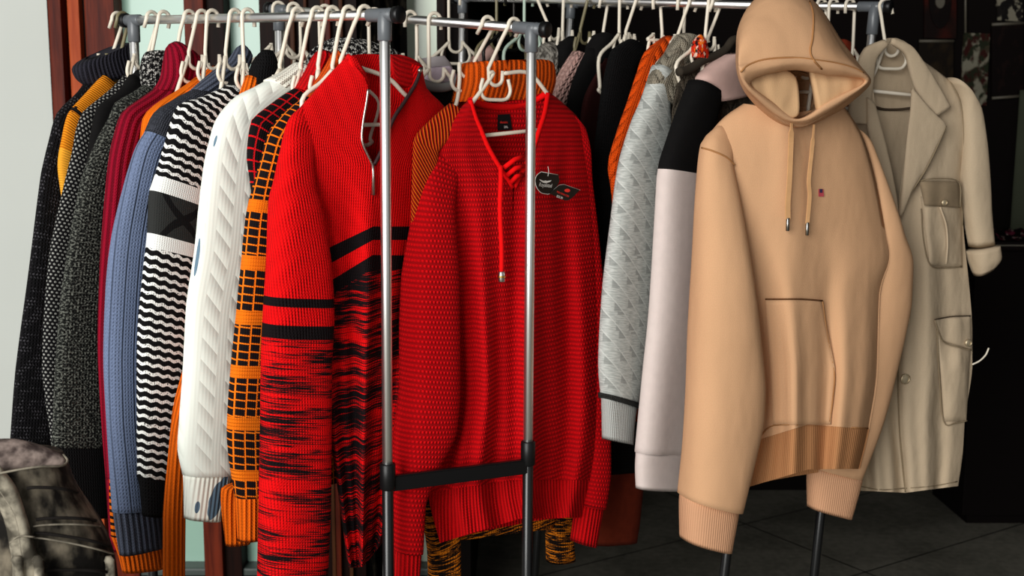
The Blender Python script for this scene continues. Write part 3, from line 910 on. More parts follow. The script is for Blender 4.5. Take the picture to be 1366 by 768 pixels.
side(KS, 'maroon ribbed sweater with a tall roll collar', 'sweater', 243, 55, RA,
     [(222,108,252,124),(205,120,244,142),(188,132,226,162),(165,151,204,182),(155,181,199,202),(148,214,194,227),(140,290,188,296),(134,364,182,368),(131,460,176,460),(135,540,174,540),(143,640,172,640)], G['maroon'], 0.015,
     cuff=[(143,640,172,640),(149,735,170,735)], cuffmat=G['maroon'], seed=6, hem=640, fold=0.006,
     collar=[(207,120,268,120),(217,104,271,98),(221,86,269,86),(224,70,262,76),(229,58,250,66),(234,55,244,60)], colmat=G['maroon'], coll_th=0.024,
     hang=('cream plastic hanger rising out of the tall maroon collar', 253, True, None, 0.03))
side(KS, 'orange and black striped sweater peeking out around the blue ribbed sweater', 'sweater', 263, 54, RA,
     [(262,104,290,120),(240,119,272,140),(207,141,244,170),(193,158,232,182),(189,188,229,200),(180,300,220,306),(160,500,210,502),(147,640,206,642),(149,716,213,708)], G['orangestripe'], 0.015, far=False,
     cuff=[(149,716,213,708),(159,742,218,732),(165,764,219,757)], cuffmat=G['orange'], seed=7, hem=640,
     collar=[(240,121,268,134),(258,107,284,120),(276,94,296,104),(286,87,298,92)], colmat=G['orange'], coll_th=0.02,
     hang=('cream plastic hanger holding the orange and black striped sweater', 270, True))
side(KS, 'blue grey ribbed sweater with a dark yoke and a folded ribbed collar', 'sweater', 286, 53, RA,
     [(256,120,287,137),(232,134,264,162),(207,151,247,180),(197,172,236,200),(183,195,226,214),(171,230,219,242),(151,311,210,318),(143,380,206,385),(140,476,202,478),(144,560,202,560),(152,683,214,677)], G['blue'], 0.017, far=False,
     cuff=[(152,683,214,677),(156,712,217,702),(161,741,218,728)], cuffmat=G['slate'], seed=8, hem=640,
     yoke=([(262,117,288,134),(234,132,266,160),(208,150,248,178),(196,175,238,196)], G['darkslate']),
     collar=[(258,119,277,130),(283,98,306,112),(306,80,328,92),(318,63,334,76),(323,59,330,66)], colmat=G['slate'], coll_th=0.028,
     hang=('cream plastic hanger holding the blue grey ribbed sweater', 284, True))
side(KS, 'black sweater with wavy white stripes and a grey panel on its sleeve', 'sweater', 313, 52, RA,
     [(305,113,334,133),(275,127,316,156),(240,140,296,176),(230,162,289,195),(220,197,283,215),(207,238,275,262),(200,262,272,286),(198,311,268,330),(192,364,262,378),(185,441,256,450),(184,500,252,503),(184,570,244,570),(185,636,233,640)], G['wave'], 0.018,
     cuff=[(185,636,233,640),(188,650,231,652),(192,688,229,688)], cuffmat=G['black'], seed=9, hem=640, fold=0.003,
     collar=[(304,122,336,134),(310,106,340,116),(318,100,338,106)], colmat=G['black'], coll_th=0.02,
     hang=('cream plastic hanger holding the black and white wave striped sweater', 314, True))
side(KS, 'rust orange ribbed sleeve and black collar of a sweater between wave striped and ivory ones', 'sweater', 338, 51, RA,
     [(330,100,356,116),(316,140,346,165),(304,190,342,204),(290,300,330,305),(268,420,308,425),(244,500,276,505),(233,545,260,550),(227,600,247,604),(219,690,246,690),(219,800,245,800)], G['orange'], 0.014, far=False, tmat=G['black'], seed=10, hem=650,
     collar=[(334,112,366,118),(336,94,368,98),(344,76,366,80),(352,66,363,68)], colmat=G['black'], coll_th=0.02,
     hang=('cream plastic hanger holding the rust orange sweater with the black collar', 331, True, None, 0.01))
side(KS, 'ivory white cable knit sweater with blue grey stains', 'sweater', 384, 49, RA,
     [(372,99,398,118),(342,116,376,142),(316,130,358,167),(292,158,346,202),(281,190,345,224),(274,219,345,241),(266,276,342,290),(260,335,338,345),(250,406,328,412),(246,490,322,490),(241,560,318,560),(239,600,314,600),(246,634,307,632)], G['ivory'], 0.02,
     cuff=[(246,634,307,632),(247,650,302,650),(248,692,291,694)], cuffmat=G['ivorycuff'], seed=11, hem=640, fold=0.005,
     collar=[(356,106,386,130),(376,96,400,117),(391,86,413,102),(397,82,414,92)], colmat=G['ivoryrib'], coll_th=0.02,
     hang=('cream plastic hanger arm poking out of the ivory cable knit collar', 398, True, None, 0.02))
t, pl = side(KS, 'red and black checked sweater with a red ribbed collar', 'sweater', 412, 47, RA,
     [(394,117,422,140),(368,134,404,160),(337,160,376,186),(333,181,370,201),(331,212,366,223),(336,250,366,256),(342,400,370,400),(340,560,366,560),(326,640,356,640)], G['plaid'], 0.012, far=False, seed=12, hem=650,
     cuff=[(326,640,356,640),(296,652,340,648),(302,728,332,724)], cuffmat=G['orange'],
     collar=[(396,118,424,130),(410,94,440,104),(419,76,446,88),(427,66,444,74)], colmat=G['redrib'], coll_th=0.018,
     hang=('cream plastic hanger holding the red and black checked sweater', 424, True, None, 0.02))
side(KS, 'orange and black grid sweater with orange bands and ribbed orange cuff', 'sweater', 436, 45, RA,
     [(408,128,438,147),(380,150,416,175),(360,177,400,197),(350,213,391,224),(339,250,385,257),(330,290,380,295),(323,360,374,362),(317,420,370,420),(309,497,366,497),(304,570,362,570),(306,610,360,610),(315,664,354,660)], G['grid'], 0.017,
     cuff=[(315,664,354,660),(317,690,352,688),(319,722,350,717)], cuffmat=G['orange'], seed=13, hem=650,
     collar=[(410,128,440,140),(426,104,458,116),(440,82,468,94),(446,67,462,76)], colmat=G['orangered'], coll_th=0.025,
     hang=('cream plastic hanger rising behind the orange grid collar', 444, True, None, 0.02))
# ------------------------------------------------------------------ red half zip sweater at the rail end
G['hz_body'] = material('red_black_halfzip_body', f_halfzip_body, bump=0.004)
G['hz_sleeve'] = material('red_black_halfzip_sleeve', f_halfzip_sleeve, bump=0.004)
G['lace'] = material('red_waffle_knit', f_lace, bump=0.004)
G['lacerib'] = ribknit('red_hem_rib', (204,5,12), 0.0085, 0.5, 0.006)
G['redcord'] = plainknit('red_cord', (232,10,12), 0.002, 0.85, 0.001)
G['silver'] = plain('zip_metal', (190,186,178), rough=0.3, metal=1.0)
G['dark_zip'] = plain('zip_tape', (40,8,10), rough=0.7)
H = RA.at(487); plZ = Plane(H, 44, back=0.045)
def pxpath(pl, H, pts):
    o = []
    for x, y in pts:
        d = pl.at(x, y)-H; o.append((abs(d.dot(pl.h)), d.z))
    a, z = o[-1]; return o+[(a-0.008, z-0.004)]
hz = thing(KS, 'red half zip sweater with black bands over a streaked body, behind the front chrome post', 'sweater', H)
rowsZ = [(463,75,487,104,562,86,563,89),(440,98,491,119,555,110,569,117),(415,127,488,140,538,137,592,141),(392,155,484,165,524,160,600,166),
         (384,195,484,190,510,198,602,200),(384,225,497,220,499,220,602,230),(402,345,498,300,498,300,600,300),(415,430,496,375,496,375,596,378),(428,500,493,460,493,460,574,462),(438,570,490,560,490,560,552,556),
         (450,650,487,650,487,650,532,640),(463,745,485,745,485,745,514,716),(466,757,484,756,484,756,510,724)]
def hzfold(px, py, c):
    f = min(1.0, max(0.0, (py-230)/160.0))
    return f*(0.012*math.sin(c*15.0+0.6)+0.006*math.sin(c*31))
body('torso', hz, plZ, rowsZ, G['hz_body'], tf=0.03, tb=0.018, fold=0.008, seed=21, neck_sag=-0.012, extra=hzfold)
sl = [(404,140,428,165),(386,160,420,190),(376,205,416,220),(370,240,418,252),(364,270,425,278),(360,353,438,356),(355,420,441,422),(352,480,438,482),(349,667,436,668),(347,792,431,792)]
s1 = loft('sleeve', hz, plZ, taper(sl, 0.030, 0.020, 0.25, 0.1, 4), 0.03, G['hz_sleeve'], fold=0.006, seed=22, hollow=0.02)
def on(pl, pts, off): return [pl.at(x, y, off) for x, y in pts]
# the collar rolls as welts along the opening, the zip on its two edges and its puller
tube('neck_welt', smooth_pts(on(plZ, [(463,75),(472,82),(483,96),(490,112)], 0.016), 4), 0.005, G['redrib'], hz)
zl = on(plZ, [(491,119),(489,135),(484,165),(483,188),(490,206),(497,220)], 0.034)
zr = on(plZ, [(562,90),(554,112),(538,138),(524,160),(510,198),(499,220)], 0.034)
tube('zip_tape', smooth_pts(zl, 5), 0.0022, G['silver'], hz, seg=6)
tube('zip_tape', smooth_pts(zr, 5), 0.0032, G['dark_zip'], hz, seg=6)
zp = tube('zip_puller', on(plZ, [(497,218),(498,232),(498,260)], 0.040), [0.003,0.0022,0.0034], G['silver'], hz, seg=8)
bm = newbm(); q = plZ.at(560, 94, 0.04); bmesh.ops.create_uvsphere(bm, u_segments=12, v_segments=8, radius=0.004)
for v in bm.verts: v.co += q
link('stud', bm, G['silver'], hz)
# the wide open half of the collar, lying back to the post
rows = [(517,72,524,100),(535,73,530,115),(552,79,545,118),(563,88,556,108)]
loft('collar', hz, plZ, rows, 0.006, G['redrib'], off=-0.014, step=4, hollow=0.0)
loft('collar', hz, plZ, [(463,74,476,110),(472,74,484,116),(481,90,489,121),(488,104,492,119)], 0.006, plainknit('red_collar_knit', (226,8,12), 0.004, 0.85, 0.002), off=0.018, step=4, hollow=0.0)
hanger('cream plastic hanger inside the open collar of the red half zip sweater', H, Plane(H, 44), stem_near=True, back=0.05, drop=0.012, path=pxpath(plZ, H, [(478,106),(458,126),(428,152),(416,164)]), farpath=pxpath(plZ, H, [(520,104),(545,128),(580,154),(586,162)]))
# a rust necked one right behind it, on the same rail
H2 = RA.at(466); plr = Plane(H2, 45)
hanger('cream plastic hanger just behind the red half zip sweater', H2, plr, stem_near=True, drop=0.02, back=0.03, wide=0.06)
# ------------------------------------------------------------------ red laced sweater on the rail behind
HL = RB.at(686); plL = Plane(HL, 38, back=0.06)
lc = thing(KS, 'red waffle knit sweater with a laced V neck and black swing tags', 'sweater', HL)
rowsL = [(626,132,627,133,731,123,732,122),(608,150,632,155,727,150,754,140),(590,170,640,172,720,172,776,164),(574,197,650,195,712,198,780,197),
         (566,230,667,222,699,225,784,230),(564,265,684,248,686,248,787,265),(575,330,684,320,684,320,793,330),(588,420,684,420,684,420,799,430),(597,520,684,520,684,520,803,530),(583,600,684,590,684,590,800,600),
         (570,657,683,640,683,640,792,640)]
def lacefold(px, py, c):
    f = min(1.0, max(0.0, (py-170)/260.0))
    return f*(0.013*math.sin(c*19.0+py*0.004+0.4)+0.006*math.sin(c*43+1.0))
bL = body('torso', lc, plL, rowsL, G['lace'], tf=0.034, tb=0.026, fold=0.010, seed=31, neck_sag=0.012, extra=lacefold)
rowsH = [(570,657,683,640,683,640,792,640),(575,680,686,664,686,664,785,662),(587,724,692,692,692,692,777,690)]
body('hem_band', lc, plL, rowsH, G['lacerib'], tf=0.030, tb=0.024, fold=0.010, seed=31, extra=lacefold, off=0.0)
slL = [(598,180,622,200),(576,202,616,222),(563,240,607,252),(555,283,603,287),(540,370,607,372),(537,440,608,442),(537,517,608,521),(530,575,603,575),(528,620,580,622),(528,670,562,670),(528,735,559,735)]
s1 = loft('sleeve', lc, plL, taper(slL, 0.032, 0.024, 0.25, 0.1, 4), 0.032, G['lace'], fold=0.006, seed=32, hollow=0.0)
loft('cuff', s1, plL, [(528,735,559,735),(527,792,555,792)], 0.02, G['lacerib'], off=0.026)
slR = [(752,150,776,178),(764,180,783,205),(766,240,787,245),(770,300,793,302),(774,400,801,400),(776,500,806,500),(778,575,808,575),(776,630,808,630),(771,672,801,676)]
s2 = loft('sleeve', lc, plL, slR, 0.03, G['lace'], fold=0.005, seed=33, off=-0.012, hollow=0.0)
loft('cuff', s2, plL, [(771,672,801,676),(765,722,791,728)], 0.022, G['lacerib'], off=-0.012)
# neck rib, lacing, hanging cord and its metal end
tube('neck_rib', smooth_pts(on(plL, [(627,133),(634,156),(641,172),(651,196),(667,224),(684,250)], 0.028), 5), 0.0042, G['redcord'], lc)
tube('neck_rib', smooth_pts(on(plL, [(731,124),(726,152),(719,174),(711,199),(698,226),(686,250)], 0.028), 5), 0.0042, G['redcord'], lc)
tube('neck_rib', smooth_pts([plL.at(627,134,-0.003), plL.at(650,141,-0.022), plL.at(680,143,-0.027), plL.at(710,135,-0.021), plL.at(731,124,-0.003)], 5), 0.006, G['redcord'], lc)
for a, b in (((672,224),(700,208)),((676,234),(699,221)),((681,244),(696,233))):
    tube('lace', [plL.at(a[0], a[1], 0.034), plL.at((a[0]+b[0])/2, (a[1]+b[1])/2-3, 0.043), plL.at(b[0], b[1], 0.034)], 0.0042, G['redcord'], lc, seg=8)
lf = lambda x, y: 0.058
cord = tube('drawcord', smooth_pts([plL.at(668,222,0.036), plL.at(668,240,0.050), plL.at(667,280,0.056), plL.at(669,330,0.060), plL.at(669,363,0.062)], 5), 0.0041, G['redcord'], lc, seg=8)
a, b = plL.at(669,362,0.062), plL.at(669,376,0.063)
cyl('cord_end', a, b, 0.0062, G['silver'], cord, seg=14)
cyl('bead_ring', a.lerp(b, 0.4), a.lerp(b, 0.62), 0.0075, plain('brass_ring', (214,160,84), rough=0.3, metal=1.0), cord, seg=14)
# woven label inside the neck
M['label_black'] = plain('label_black', (16,14,15), rough=0.7, spec=0.15)
M['card_black'] = plain('card_black', (22,21,19), rough=0.35, spec=0.4)
M['ink_white'] = plain('ink_white', (225,222,214), rough=0.6)
M['ink_red'] = plain('ink_red', (226,44,30), rough=0.6)
def text(name, s, pl, px, py, off, hpx, mat, parent, rot=0.0, flip=False, shear=0.0, sx=1.0):
    c = bpy.data.curves.new(name, 'FONT'); c.body = s; c.size = 1.0; c.align_x = 'CENTER'; c.align_y = 'CENTER'; c.shear = shear
    c.extrude = 0.02; c.resolution_u = 3
    q = pl.at(px, py, off); size = (pl.at(px, py-hpx/2, off)-pl.at(px, py+hpx/2, off)).length/0.7
    o = bpy.data.objects.new(name, c); COL.objects.link(o)
    bpy.context.view_layer.update()
    dg = bpy.context.evaluated_depsgraph_get(); me = bpy.data.meshes.new_from_object(o.evaluated_get(dg))
    bpy.data.objects.remove(o)
    X_ = pl.h; Z_ = pl.n; Y_ = UP
    cr, sr = math.cos(rot), math.sin(rot)
    base = root_loc(parent)
    for v in me.vertices:
        x, y, z = v.co.x*size*sx, v.co.y*size, v.co.z*size*0.3
        v.co = q + X_*(x*cr-y*sr) + Y_*(x*sr+y*cr) + Z_*z - base
    me.materials.clear(); me.materials.append(mat)
    ob = bpy.data.objects.new(name, me); COL.objects.link(ob); ob.parent = parent
    return ob
lb = patch('neck_label', lc, plL, [(664,153),(680,152),(683,173),(664,174)], -0.0215, 0.0015, M['label_black'])
text('label_lettering', 'denim', plL, 672, 163, -0.0195, 3.4, M['ink_red'], lb, sx=1.1)
text('label_lettering', '2XL', plL, 675, 169.5, -0.0195, 3.0, M['ink_white'], lb)
# swing tags
c0 = plL.at(716, 231, 0.05)
def arcpts(pts, k=6): return [(q.x, q.y) for q in smooth_pts([(x, y, 0) for x, y in pts], k)]
tagA = [(722,229),(745,233),(746,242),(738,257),(731,259)]+arcpts([(731,259),(722,257),(716,250),(714,241),(716,234),(722,229)], 4)[1:-1]
OT = 0.060
hangtag = patch('swing_tag', lc, plL, tagA, OT, 0.0012, M['card_black'], 'black card swing tag with a winged emblem')
def outline(pts, off, name, parent, r=0.0006): tube(name, [plL.at(x, y, off) for x, y in pts], r, M['ink_white'], parent, seg=5)
outline([(744,233),(722,229)]+arcpts([(722,229),(716,234),(714,241),(716,250),(722,257),(731,259)], 4)+[(734,258),(740,252),(746,247),(752,246),(774,253.5)], OT+0.001, 'card_edge', hangtag)
text('tag_lettering', 'Royalstad', plL, 727.5, 247, OT+0.0012, 5.2, M['ink_white'], hangtag, rot=-0.10, shear=0.25, sx=0.78)
for sg in (-1, 1):
    w = [(727.5, 240.6), (727.5+sg*2.2, 241.3), (727.5+sg*8, 239.6+0.7*sg), (727.5+sg*7, 241.2+0.6*sg), (727.5+sg*5, 242.6+0.3*sg), (727.5+sg*2.6, 243.6), (727.5, 244.2)]
    patch('wing', hangtag, plL, w, OT+0.0012, 0.0006, M['ink_white'])
tagB = [(733,258),(740,252),(746,247),(752,246),(773,253.5),(766,261),(759,267),(754,267.5)]
ht2 = patch('swing_tag', lc, plL, tagB, OT+0.003, 0.0012, M['card_black'], 'black price tag with red lettering and a red dot')
ov = [(756.8+3.6*math.cos(i*math.pi/10), 254+2.3*math.sin(i*math.pi/10)) for i in range(20)]
patch('dot', ht2, plL, ov, OT+0.0042, 0.0006, M['ink_red'])
text('tag_lettering', 'MEN SWEATERS', plL, 751, 259, OT+0.0042, 2.6, M['ink_red'], ht2, rot=-0.33, sx=0.85)
text('tag_lettering', '$55.99', plL, 746.5, 263, OT+0.0042, 3.2, M['ink_white'], ht2, rot=-0.33, sx=0.9)
tube('tag_string', on(plL, [(731,222),(732,229),(731,235)], OT+0.001), 0.0006, M['ink_white'], hangtag, seg=5)
hanger('cream plastic hanger with its notch bar showing in the laced V neck', HL, Plane(HL, 38), stem_near=True, back=0.056, drop=0.010, path=pxpath(plL, HL, [(660,100),(628,137),(604,168),(596,182)]), farpath=pxpath(plL, HL, [(704,98),(731,128),(758,156),(764,166)]))
# ------------------------------------------------------------------ orange and black marled sweater behind the laced one
G['omarl'] = marl('orange_black_marl', (22,15,12), (232,128,22), 0.49, 0.57, 24, 300, 0.005)
G['otwill'] = material('orange_red_twill_knit', lambda c: (c.mix(((c.u*1.0+c.v*0.9)*(2*math.pi/0.0075)).sin().ramp(-0.2, 0.9), (150,12,8), (228,104,18)), ((c.u+c.v*0.9)*(2*math.pi/0.0075)).sin()), bump=0.004)
G['orangecollar'] = ribknit('bright_orange_rib', (222,86,12), 0.011, 0.45, 0.007)
HO = RB.at(656); plO = Plane(HO, 38, back=0.075)
og = thing(KS, 'orange and black marled sweater with a tall orange collar, behind the red laced one', 'sweater', HO)
rowsO = [(628,118,629,119,715,112,716,112),(600,140,660,140,660,140,745,138),(568,168,660,170,660,170,768,165),(554,200,660,205,660,205,772,205),(552,260,660,260,660,260,774,260),(562,400,660,400,660,400,780,400),(574,560,660,560,660,560,776,560),(590,650,660,650,660,650,765,640),(606,722,664,714,664,714,737,705)]
body('torso', og, plO, rowsO, [G['omarl'], G['otwill']], tf=0.012, tb=0.03, fold=0.006, seed=41, off=-0.012, matf=lambda y: 1 if y < 420 else 0)
so = [(600,138,632,160,.008,.060),(570,164,604,184,.009,.070),(552,187,584,203,.010,.074),(550,240,582,250,.010,.074),(549,300,584,302,.010,.070),(552,420,592,420,.012,.04),(556,560,604,560,.016,.01),(560,660,600,650,.02,.004),(572,735,611,715,.02,.004),(574,792,612,790,.02,.004)]
loft('sleeve', og, plO, so, 0.02, [G['otwill'], G['omarl']], fold=0.004, seed=42, off=0.004, matf=lambda y: 0 if y < 420 else 1)
so2 = [(745,140,768,165),(756,200,780,205),(756,400,786,400),(740,560,780,560),(732,660,766,660),(731,700,762,700),(732,750,765,746)]
loft('sleeve', og, plO, so2, 0.02, G['omarl'], fold=0.004, seed=43, off=-0.03)
loft('collar', og, plO, [(606,136,730,132),(612,112,736,108),(616,92,734,88),(622,84,728,82),(634,82,716,80)], 0.04, G['orangecollar'], fold=0.005, ripple=9, seed=44, step=4, hollow=0.05)
hanger('cream plastic hanger over the tall orange ribbed collar', RB.at(651), Plane(RB.at(651), 38), stem_near=False, back=0.06, drop=0.0, path=pxpath(plO, RB.at(651), [(632,112),(604,142),(585,165)]), farpath=pxpath(plO, RB.at(651), [(690,110),(720,125),(745,146)]))
# ------------------------------------------------------------------ further back on the same rail
G['lavender'] = smoothcloth('lavender_cloth', (196,180,192), 0.85)
G['greyrib'] = ribknit('grey_black_rib', (118,118,116), 0.0062, 0.12, 0.004)
HV = RB.at(585); plV = Plane(HV, 34, back=0.0)
lv = thing('shirt', 'lavender top with a dark grey ribbed neck hanging behind the red half zip sweater', 'shirt', HV)
rowsV = [(566,118,567,119,611,116,612,117),(540,120,590,126,590,126,640,124),(520,140,590,150,590,150,660,150),(512,190,590,190,590,190,668,190),(520,400,590,400,590,400,660,400),(530,560,590,560,590,560,650,560)]
body('torso', lv, plV, rowsV, G['black'], tf=0.012, tb=0.014, fold=0.004, seed=51, off=-0.015)
loft('lining', lv, plV, [(562,112,612,110),(566,98,606,96),(572,89,598,88)], 0.012, G['lavender'], off=-0.03, step=4)
tube('neck_rib', smooth_pts(on(plV, [(562,110),(575,116),(590,117),(604,113),(614,106)], 0.002), 5), 0.0085, G['greyrib'], lv)
hanger('cream plastic hanger with its big loop in front of the lavender top', RB.at(580), Plane(RB.at(580), 34), stem_near=True, back=0.0, drop=0.02, wide=0.11)
HW = RB.at(545); plW = Plane(HW, 38)
wv = thing('shirt', 'pale mauve shirt, a strip of its shoulder showing beside the red collar tip', 'shirt', HW)
loft('torso', wv, plW, [(530,82,592,74),(520,100,606,96),(515,160,600,160),(520,400,596,400),(525,540,590,540)], 0.010, smoothcloth('pale_mauve_cloth', (186,178,180), 0.9), off=-0.01, fold=0.003)
hanger('cream plastic hanger on the rail beside the round black end cap', RB.at(548), Plane(RB.at(548), 40), stem_near=False, wide=0.06)
HG = RB.at(470); plG = Plane(HG, 24)
gs = thing(KS, 'black and white flecked sweater, its collar arching up behind the red half zip', 'sweater', HG)
loft('collar', gs, plG, [(406,96,544,100),(408,80,545,88),(416,66,538,76),(430,56,520,64),(445,50,490,55)], 0.03, G['boucle'], fold=0.003, step=4)
rowsG = [(410,96,411,97,540,96,541,97),(398,120,470,112,470,112,556,118),(392,160,470,160,470,160,566,158),(390,240,470,240,470,240,566,240),(400,400,470,400,470,400,550,400),(410,560,470,560,470,560,540,560)]
body('torso', gs, plG, rowsG, G['boucle'], tf=0.004, tb=0.006, fold=0.002, seed=52, off=-0.02)
for px, near, lab in ((372, False, 'cream plastic hanger on the far black cap of the rear rail'), (392, False, 'cream plastic hanger, second from the far cap of the rear rail'), (434, True, 'cream plastic hanger on the rear rail behind the orange grid collar'), (500, True, 'cream plastic hanger holding the flecked sweater on the rear rail')):
    hanger(lab, RB.at(px), Plane(RB.at(px), 36), stem_near=near, drop=0.004, wide=0.07)
# ------------------------------------------------------------------ second rack, garments side on
G['blush'] = marl('blush_fleece', (196,152,142), (218,178,168), 0.3, 0.7, 120, 120, 0.012, 0.012)
G['greyfleece'] = marl('grey_fleece', (84,80,74), (150,145,136), 0.4, 0.6, 60, 60, 0.012, 0.012)
G['darkred'] = smoothcloth('dark_maroon_cloth', (44,14,12), 0.75)
G['rust'] = smoothcloth('rust_brown_cloth', (112,40,22), 0.75)
G['ocable'] = cableknit('orange_cable_knit', (226,78,10), 0.62)
G['gcable'] = cableknit('grey_cable_knit', (142,134,118), 0.55)
G['tri'] = material('grey_triangle_knit', f_tri, bump=0.006, strength=0.6)
G['greylight'] = ribknit('pale_grey_rib', (176,178,174), 0.0042, 0.8, 0.002)
G['darkband'] = plainknit('dark_grey_band', (48,48,46), 0.004, 0.6, 0.003)
G['white_sweat'] = smoothcloth('white_sweatshirt', (214,200,194), 0.93)
G['pinksatin'] = smoothcloth('pink_satin', (206,172,162), 0.9, rough=0.45)
G['darkknit'] = cableknit('dark_taupe_knit', (72,64,54), 0.5)
side('jacket', 'grey fleecy hooded jacket, its crumpled hood beside the chrome post', 'jacket', 745, 45, R1,
     [(728,120,756,128),(716,150,760,160),(708,200,756,205),(706,400,752,400),(710,600,750,600)], G['blackcloth'], 0.014, seed=61, hem=560, far=False,
     collar=[(712,132,748,126),(713,108,752,104),(716,84,754,82),(722,68,752,66),(728,58,746,57),(733,55,742,56)], colmat=G['greyfleece'], coll_th=0.035,
     hang=('cream plastic hanger over the grey fleecy hood', 722, True))
side('jacket', 'black jacket with a little grey at its neck, between the grey and blush fleeces', 'jacket', 762, 46, R1,
     [(752,100,774,110),(736,150,770,160),(730,200,766,205),(730,400,762,400),(734,600,762,600)], G['blackcloth'], 0.012, seed=62, hem=560, far=False,
     collar=[(744,90,766,92),(746,62,768,64),(756,52,770,54),(761,48,768,50)], colmat=[G['blackcloth'], G['greyfleece']], coll_th=0.02,
     hang=('cream plastic hanger beside the grey tee of the second rack', 757, True))
side('jacket', 'blush pink fleece jacket with a pale plush shoulder', 'jacket', 785, 46, R1,
     [(768,68,783,80),(753,88,775,100),(743,107,762,120),(733,124,754,140),(722,150,752,160),(720,300,752,300),(722,560,750,560)], [G['blackcloth'], G['blush']], 0.016, seed=63, hem=560, far=False, fold=0.010, tmat=G['blackcloth'],
     matf=lambda y: 1 if y < 175 else 0, hang=('dull olive plastic hanger between the blush fleece and the black sweaters', 789, True, M['olive']))
side(KS, 'black sweater hanging directly behind the shoulder of the red laced sweater', 'sweater', 806, 47, R1,
     [(786,64,806,80),(770,96,796,120),(758,140,790,150),(752,220,790,230),(754,400,794,400),(758,600,792,600)], G['blackcloth'], 0.014, seed=64, hem=600, far=False,
     collar=[(784,84,812,80),(788,60,814,60),(796,46,812,46),(802,43,808,43)], colmat=G['blackcloth'], coll_th=0.025,
     hang=('cream plastic hanger holding the plain black sweater', 806, False))
side(KS, 'dark maroon and rust sweater whose rust hem shows low beside the red cuff', 'sweater', 824, 47, R1,
     [(806,76,826,92),(788,110,814,130),(776,150,808,160),(770,230,806,240),(776,420,812,420),(796,600,852,596),(790,690,850,690),(787,727,847,722)], [G['darkred'], G['rust']], 0.016, seed=65, hem=600, far=False, fold=0.022, matf=lambda y: 1 if y > 480 else 0, tmat=G['darkred'])
side(KS, 'black sweater with a high shoulder, beside the orange cable knit', 'sweater', 846, 48, R1,
     [(840,52,858,70),(820,64,846,90),(810,96,840,120),(801,150,834,160),(794,230,830,236),(796,420,836,420),(806,560,852,560),(806,632,851,628)], G['black'], 0.016, seed=66, hem=600, far=False,
     hang=('cream plastic hanger holding the black sweater beside the orange cable knit', 853, True))
side(KS, 'bright orange cable knit sweater beside the grey cable one', 'sweater', 886, 48, R1,
     [(890,48,908,62),(863,69,894,92),(852,98,884,118),(838,140,872,152),(828,168,864,180),(814,217,854,228),(819,260,850,268),(826,400,856,400),(832,560,860,560)], G['ocable'], 0.016, seed=67, hem=590, fold=0.006, far=False, sh=1,
     hang=('cream plastic hanger holding the bright orange cable knit', 876, False))
side(KS, 'pale grey sweater knitted in raised triangles with a darker cable shoulder', 'sweater', 915, 48, R1,
     [(876,86,894,104),(862,128,888,142),(848,158,893,170),(835,195,895,198),(827,230,886,236),(818,300,878,304),(807,388,873,396),(802,480,861,484),(806,528,846,541)], G['tri'], 0.022, seed=68, hem=590, far=True, sh=1, tmat=G['gcable'],
     cuff=[(806,528,846,541),(807,552,843,560),(808,586,840,592)], cuffmat=G['greylight'], fold=0.003,
     yoke=([(898,62,930,92),(880,84,926,116),(868,108,918,140),(872,130,914,152)], G['gcable']),
     collar=[(888,76,936,96),(898,58,944,80),(906,47,938,62),(911,44,926,50)], colmat=G['gcable'], coll_th=0.026,
     hang=('cream plastic hanger holding the grey triangle knit sweater', 909, False))
# dark band above the grey cuff
for o in [o for o in COL.objects if o.get('label', '').startswith('pale grey sweater')]:
    pl_ = Plane(R1.at(915), 48)
    sl_ = [c for c in o.children if c.name.startswith('sleeve')][0]
    loft('cuff_band', sl_, pl_, [(804,524,848,537),(805,531,847,544)], 0.026, G['darkband'], step=3, hollow=0.0)
side('sweatshirt', 'black hooded sweatshirt with white sleeves and a pink lined hood', 'sweatshirt', 954, 46, R1,
     [(925,106,956,126),(906,150,950,162),(892,190,942,198),(884,216,930,226),(881,236,930,240),(871,406,926,406),(862,500,920,500),(852,604,914,604)], [G['blackcloth'], G['white_sweat']], 0.024, seed=69, hem=600, fold=0.004, far=False, sh=1, tmat=G['blackcloth'],
     matf=lambda y: 1 if y > 222 else 0, cuff=[(852,604,914,604),(851,625,913,625),(852,652,912,653)], cuffmat=G['white_sweat'],
     collar=[(950,136,990,128),(932,108,990,112),(944,90,992,94),(958,78,992,80),(970,70,990,72)], colmat=G['pinksatin'], coll_th=0.026,
     hang=('cream plastic hanger with its arm above the pink lined hood', 950, True))
HD = R1.at(968); plD = Plane(HD, 40, back=0.03)
dk = thing(KS, 'dark taupe knit cardigan with a red flowered lining at its neck', 'cardigan', HD)
tube('collar', smooth_pts(on(plD, [(905,96),(920,92),(938,80),(955,74),(968,66),(976,55),(984,52)], 0.0), 5), [0.0085]*31, G['darkknit'], dk)
rowsD = [(930,84,931,85,1004,80,1005,81),(905,110,968,104,968,104,1030,106),(896,150,968,150,968,150,1040,150),(894,240,968,240,968,240,1042,240),(905,400,968,400,968,400,1030,400),(912,560,968,560,968,560,1024,560)]
body('torso', dk, plD, rowsD, G['darkknit'], tf=0.008, tb=0.012, fold=0.003, seed=71, off=-0.012)
M['floral_red'] = material('red_flower_cloth', f_print((196,40,16), ((232,110,20), (30,14,12), (220,180,160)), 60, 0.5, 0.56, 6), rough=0.7)
loft('lining', dk, plD, [(926,76,944,80),(925,62,942,66),(930,50,938,52),(933,46,936,47)], 0.012, M['floral_red'], off=-0.004, step=3, hollow=0.0)
patch('neck_label', dk, plD, [(940,58,),(962,52),(966,74),(944,80)], -0.016, 0.0012, M['label_black'])
